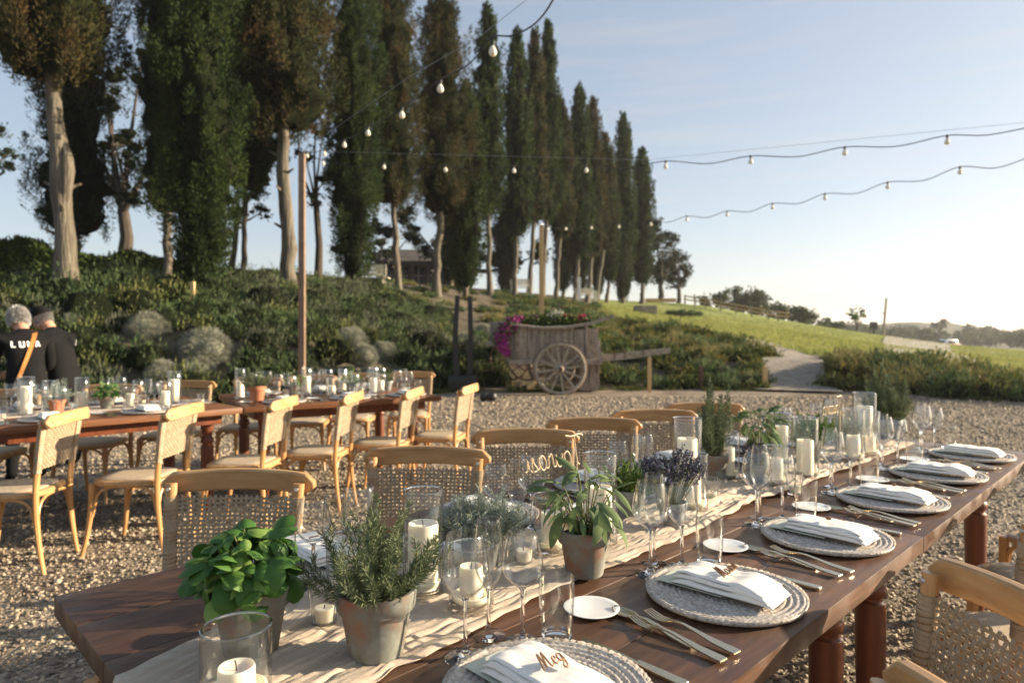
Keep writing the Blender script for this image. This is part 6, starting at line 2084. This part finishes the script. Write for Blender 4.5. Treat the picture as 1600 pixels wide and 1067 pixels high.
def person(loc, rz, label, bend, lean, hair, cap, extras):
    """local: x right, y forward (where he looks); bend degrees forward at the hips"""
    root = empty('person', loc, rz, label, 'person')
    bq = R(bend)
    hip = Vector((0, 0, .95))
    def up(h, x=0, f=0):      # point h above the hips along the bent spine
        return hip + Vector((x, math.sin(bq) * h + math.cos(bq) * f, math.cos(bq) * h - math.sin(bq) * f))
    sh = .44
    J = [(up(0), (.165, .125)), (up(.18), (.158, .118)), (up(.34), (.178, .125)), (up(.43), (.165, .10)), (up(.50), (.075, .07)), (up(.545, 0, .01), (.056, .056))]
    E = [(0, 1), (1, 2), (2, 3), (3, 4), (4, 5)]
    # legs
    for s_ in (-1, 1):
        a = len(J)
        J += [((s_ * .095, 0, .88), (.098, .10)), ((s_ * .11, .03, .48), (.066, .068)), ((s_ * .12, .0, .10), (.048, .052)), ((s_ * .125, .13, .05), (.045, .035))]
        E += [(0, a), (a, a + 1), (a + 1, a + 2), (a + 2, a + 3)]
    hands = []
    for s_ in (-1, 1):
        a = len(J)
        S_ = up(.43, s_ * .185); el = S_ + Vector((s_ * .06, .10 + .04 * math.sin(bq), -.27)); wr = el + Vector((-s_ * .10, .22, -.06))
        J += [(S_, (.072, .072)), (el, (.052, .052)), (wr, (.036, .036))]
        E += [(3, a), (a, a + 1), (a + 1, a + 2)]
        hands.append((wr, (wr - el)))
    body = skin_obj('clothes', [(tuple(j[0]), j[1]) for j in J], E, M['black'], root)
    hd = up(.66, lean, .06)
    for w_, d in hands: hand(root, w_, d, M['skin'], 1)
    # neck and head
    fd = Vector((lean * 1.5, math.cos(bq * 1.25), -math.sin(bq * 1.25))).normalized()
    uq = Vector((0, math.sin(bq * 1.25), math.cos(bq * 1.25)))
    rt = fd.cross(uq).normalized(); uq = rt.cross(fd)
    mt = Matrix((rt, fd, uq)).transposed().to_4x4()
    def ell(c, r_, n=20, nose=True):
        mb = MB(); v, f = [], []
        for i in range(n + 1):
            ph = PI * i / n
            for k in range(n * 2):
                a = 2 * PI * k / (n * 2)
                x, y, z = math.sin(ph) * math.cos(a), math.sin(ph) * math.sin(a), math.cos(ph)
                # jaw narrower, brow, face flatter
                fx = 1 - .28 * max(0, -z) ** 1.3; yy = y * (1 - .10 * max(0, -z)) if y < 0 else y * (1 - .05 * max(0, z))
                if y > .3:
                    yy += .05 * math.exp(-((z - .15) / .12) ** 2) * (1 - abs(x)) - .05 * math.exp(-((z - .0) / .1) ** 2) * math.exp(-((abs(x) - .38) / .16) ** 2)
                    yy += .24 * math.exp(-((z + .16) / .14) ** 2) * math.exp(-(x / .13) ** 2) + .04 * math.exp(-((z + .5) / .07) ** 2) * math.exp(-(x / .3) ** 2)
                v.append(Vector((x * fx * r_[0], yy * r_[1], z * r_[2])))
        m_ = n * 2
        for i in range(n):
            for k in range(m_):
                k2 = (k + 1) % m_
                f.append((i * m_ + k, i * m_ + k2, (i + 1) * m_ + k2, (i + 1) * m_ + k))
        return mb.add([Matrix.Translation(c) @ mt @ p for p in v], f)
    head = ell(hd, (.076, .097, .118)); head.tube([up(.50), up(.56, lean * .3, .01), hd - uq * .05 - fd * .02], [.058, .054, .056], 14)
    hobj = head.build('head', M['skin'], root)
    for s_ in (-1, 1):
        MB().box((0, 0, 0), (.018, .034, .058), bev=.008).build('ear', M['skin'], hobj).matrix_basis = Matrix.Translation(hd + rt * s_ * .077 - fd * .008 - uq * .008) @ mt
        MB().lathe([(.0001, -.011), (.008, -.007), (.011, 0), (.008, .007), (.0001, .011)], 12).build('eye', M['white'], hobj).matrix_basis = Matrix.Translation(hd + rt * s_ * .030 + fd * .082 + uq * .002) @ mt
    MB().box((0, 0, 0), (.042, .012, .011), bev=.004).build('mouth', M['red'], hobj).matrix_basis = Matrix.Translation(hd + fd * .085 - uq * .062) @ mt
    # hair: many short strands over the skull, behind a hairline
    rng = np.random.default_rng(3 if cap else 4)
    n = 3600
    d = rng.normal(size=(n * 2, 3)); d /= np.linalg.norm(d, axis=1, keepdims=True)
    ok = (d[:, 2] > -.52) & ~((d[:, 1] > .35) & (d[:, 2] < .5)) & ((d[:, 1] < .3) | (d[:, 2] > .3))
    if cap: ok &= (d[:, 2] < .24)
    d = d[ok][:n]
    P = d * np.array([.079, .100, .121])
    Dd = d * .5 + np.array([0, -.4, -.5]) + rng.normal(size=d.shape) * .25
    Mt = np.array(mt.to_3x3())
    P = P @ Mt.T + np.array(hd); Dd = Dd @ Mt.T
    Lh = .018 if cap else .034
    V, Fq = leaves_np(P, Dd, Lh, .010, rng)
    link('hair', npmesh('hair', V, Fq), root, M['hair' if cap else 'white_hair'])
    if cap:
        mb = MB(); v, f = [], []
        for i in range(9):
            ph = PI / 2 * i / 8 * 1.02
            for k in range(28):
                a = 2 * PI * k / 28
                v.append((math.sin(ph) * math.cos(a) * .089, math.sin(ph) * math.sin(a) * .112, math.cos(ph) * .118 + .018))
        for i in range(8):
            for k in range(28):
                k2 = (k + 1) % 28
                f.append((i * 28 + k, i * 28 + k2, (i + 1) * 28 + k2, (i + 1) * 28 + k))
        mb.add([Matrix.Translation(hd) @ mt @ Vector(p) for p in v], f)
        cp = mb.build('cap', M['black'], root)
        v, f = [], []
        for i in range(5):
            for k in range(13):
                a = PI * (.12 + .76 * k / 12); rr = 1 + .72 * i / 4 * math.sin(a) ** .8
                v.append(Matrix.Translation(hd) @ mt @ Vector((math.cos(a) * .085 * (1 + .05 * i / 4), math.sin(a) * .105 * rr, .026 - .022 * (i / 4))))
        for i in range(4):
            for k in range(12): f.append((i * 13 + k, i * 13 + k + 1, (i + 1) * 13 + k + 1, (i + 1) * 13 + k))
        br = MB().add(v, f).build('brim', M['black'], cp)
        sm = br.modifiers.new('s', 'SOLIDIFY'); sm.thickness = .004
    bpy.context.view_layer.update()
    bvh = BVHTree.FromPolygons([v.co.copy() for v in body.data.vertices], [tuple(p.vertices) for p in body.data.polygons])
    return root, body, bvh, up
def project(bvh, pts, dirv, off=.003, back=.6):
    out = []
    for p in pts:
        h = bvh.ray_cast(Vector(p) - Vector(dirv) * back, Vector(dirv), 2.0)
        out.append((h[0] - Vector(dirv) * off) if h[0] is not None else Vector(p))
    return out
# man with white hair, back to the camera
pr, pbody, pbvh, upf = person((-4.36, 6.05, -.04), R(48), 'man with white hair in black shirt with tan strap, back turned', 19, -.02, 'grey', False, None)
pr.scale = (.95, .95, .95)
# strap across the back from left shoulder to right hip (seen from behind), wrapped to the shirt
def strap(a, b, n=18):
    fwd = Vector((0, 1, 0))
    line = [Vector(a).lerp(Vector(b), i / (n - 1)) for i in range(n)]
    c = project(pbvh, line, fwd, .012)
    return c
pts = strap((.075, 0, 1.42), (-.085, 0, 1.0))
MB().strip(pts, (1, 0, .35), .021, .005).build('shoulder_strap', M['tan'], pr)
mb = MB(); q = upf(.495)
ring = [q + Vector((.078 * math.cos(a), .072 * math.sin(a) + .004, .012 * math.sin(a) + .012)) for a in [2 * PI * i / 20 for i in range(21)]]
MB().strip(ring, (0, 0, 1), .014, .006).build('collar', M['red'], pr)
# block letters on the back of the shirt
BL = {'L': [((0, 0), (0, 1)), ((0, 0), (.55, 0))], 'U': [((0, 1), (0, 0)), ((0, 0), (.6, 0)), ((.6, 0), (.6, 1))], 'N': [((0, 0), (0, 1)), ((0, 1), (.6, 0)), ((.6, 0), (.6, 1))], 'A': [((0, 0), (.32, 1)), ((.32, 1), (.64, 0)), ((.14, .4), (.5, .4))]}
x = -.12
mb = MB()
for ch in 'LUNA':
    for (a, b) in BL[ch]:
        line = [Vector((x + (a[0] + (b[0] - a[0]) * t) * .052, 0, 1.29 + (a[1] + (b[1] - a[1]) * t) * .052)) for t in (0, .5, 1)]
        c = project(pbvh, line, Vector((0, 1, 0)), .004)
        d_ = Vector(line[-1] - line[0]).normalized()
        mb.strip(c, d_.cross(Vector((0, 1, 0))), .007, .002)
    x += .062
mb.build('lettering', M['white'], pr)
# man with black cap, side on
pr2, pb2, bv2, up2 = person((-4.33, 6.55, -.03), R(82), 'man in black cap and black jacket looking down to the left', 22, 0, 'grey', True, None)
pr2.scale = (.95, .95, .96)
c = project(bv2, [up2(.40, .19) + Vector((0, 0, dz)) for dz in (-.06, 0)], Vector((-1, 0, 0)), .006)
MB().strip(c, (0, 1, 0), .03, .003).build('sleeve_badge', M['white'], pr2)
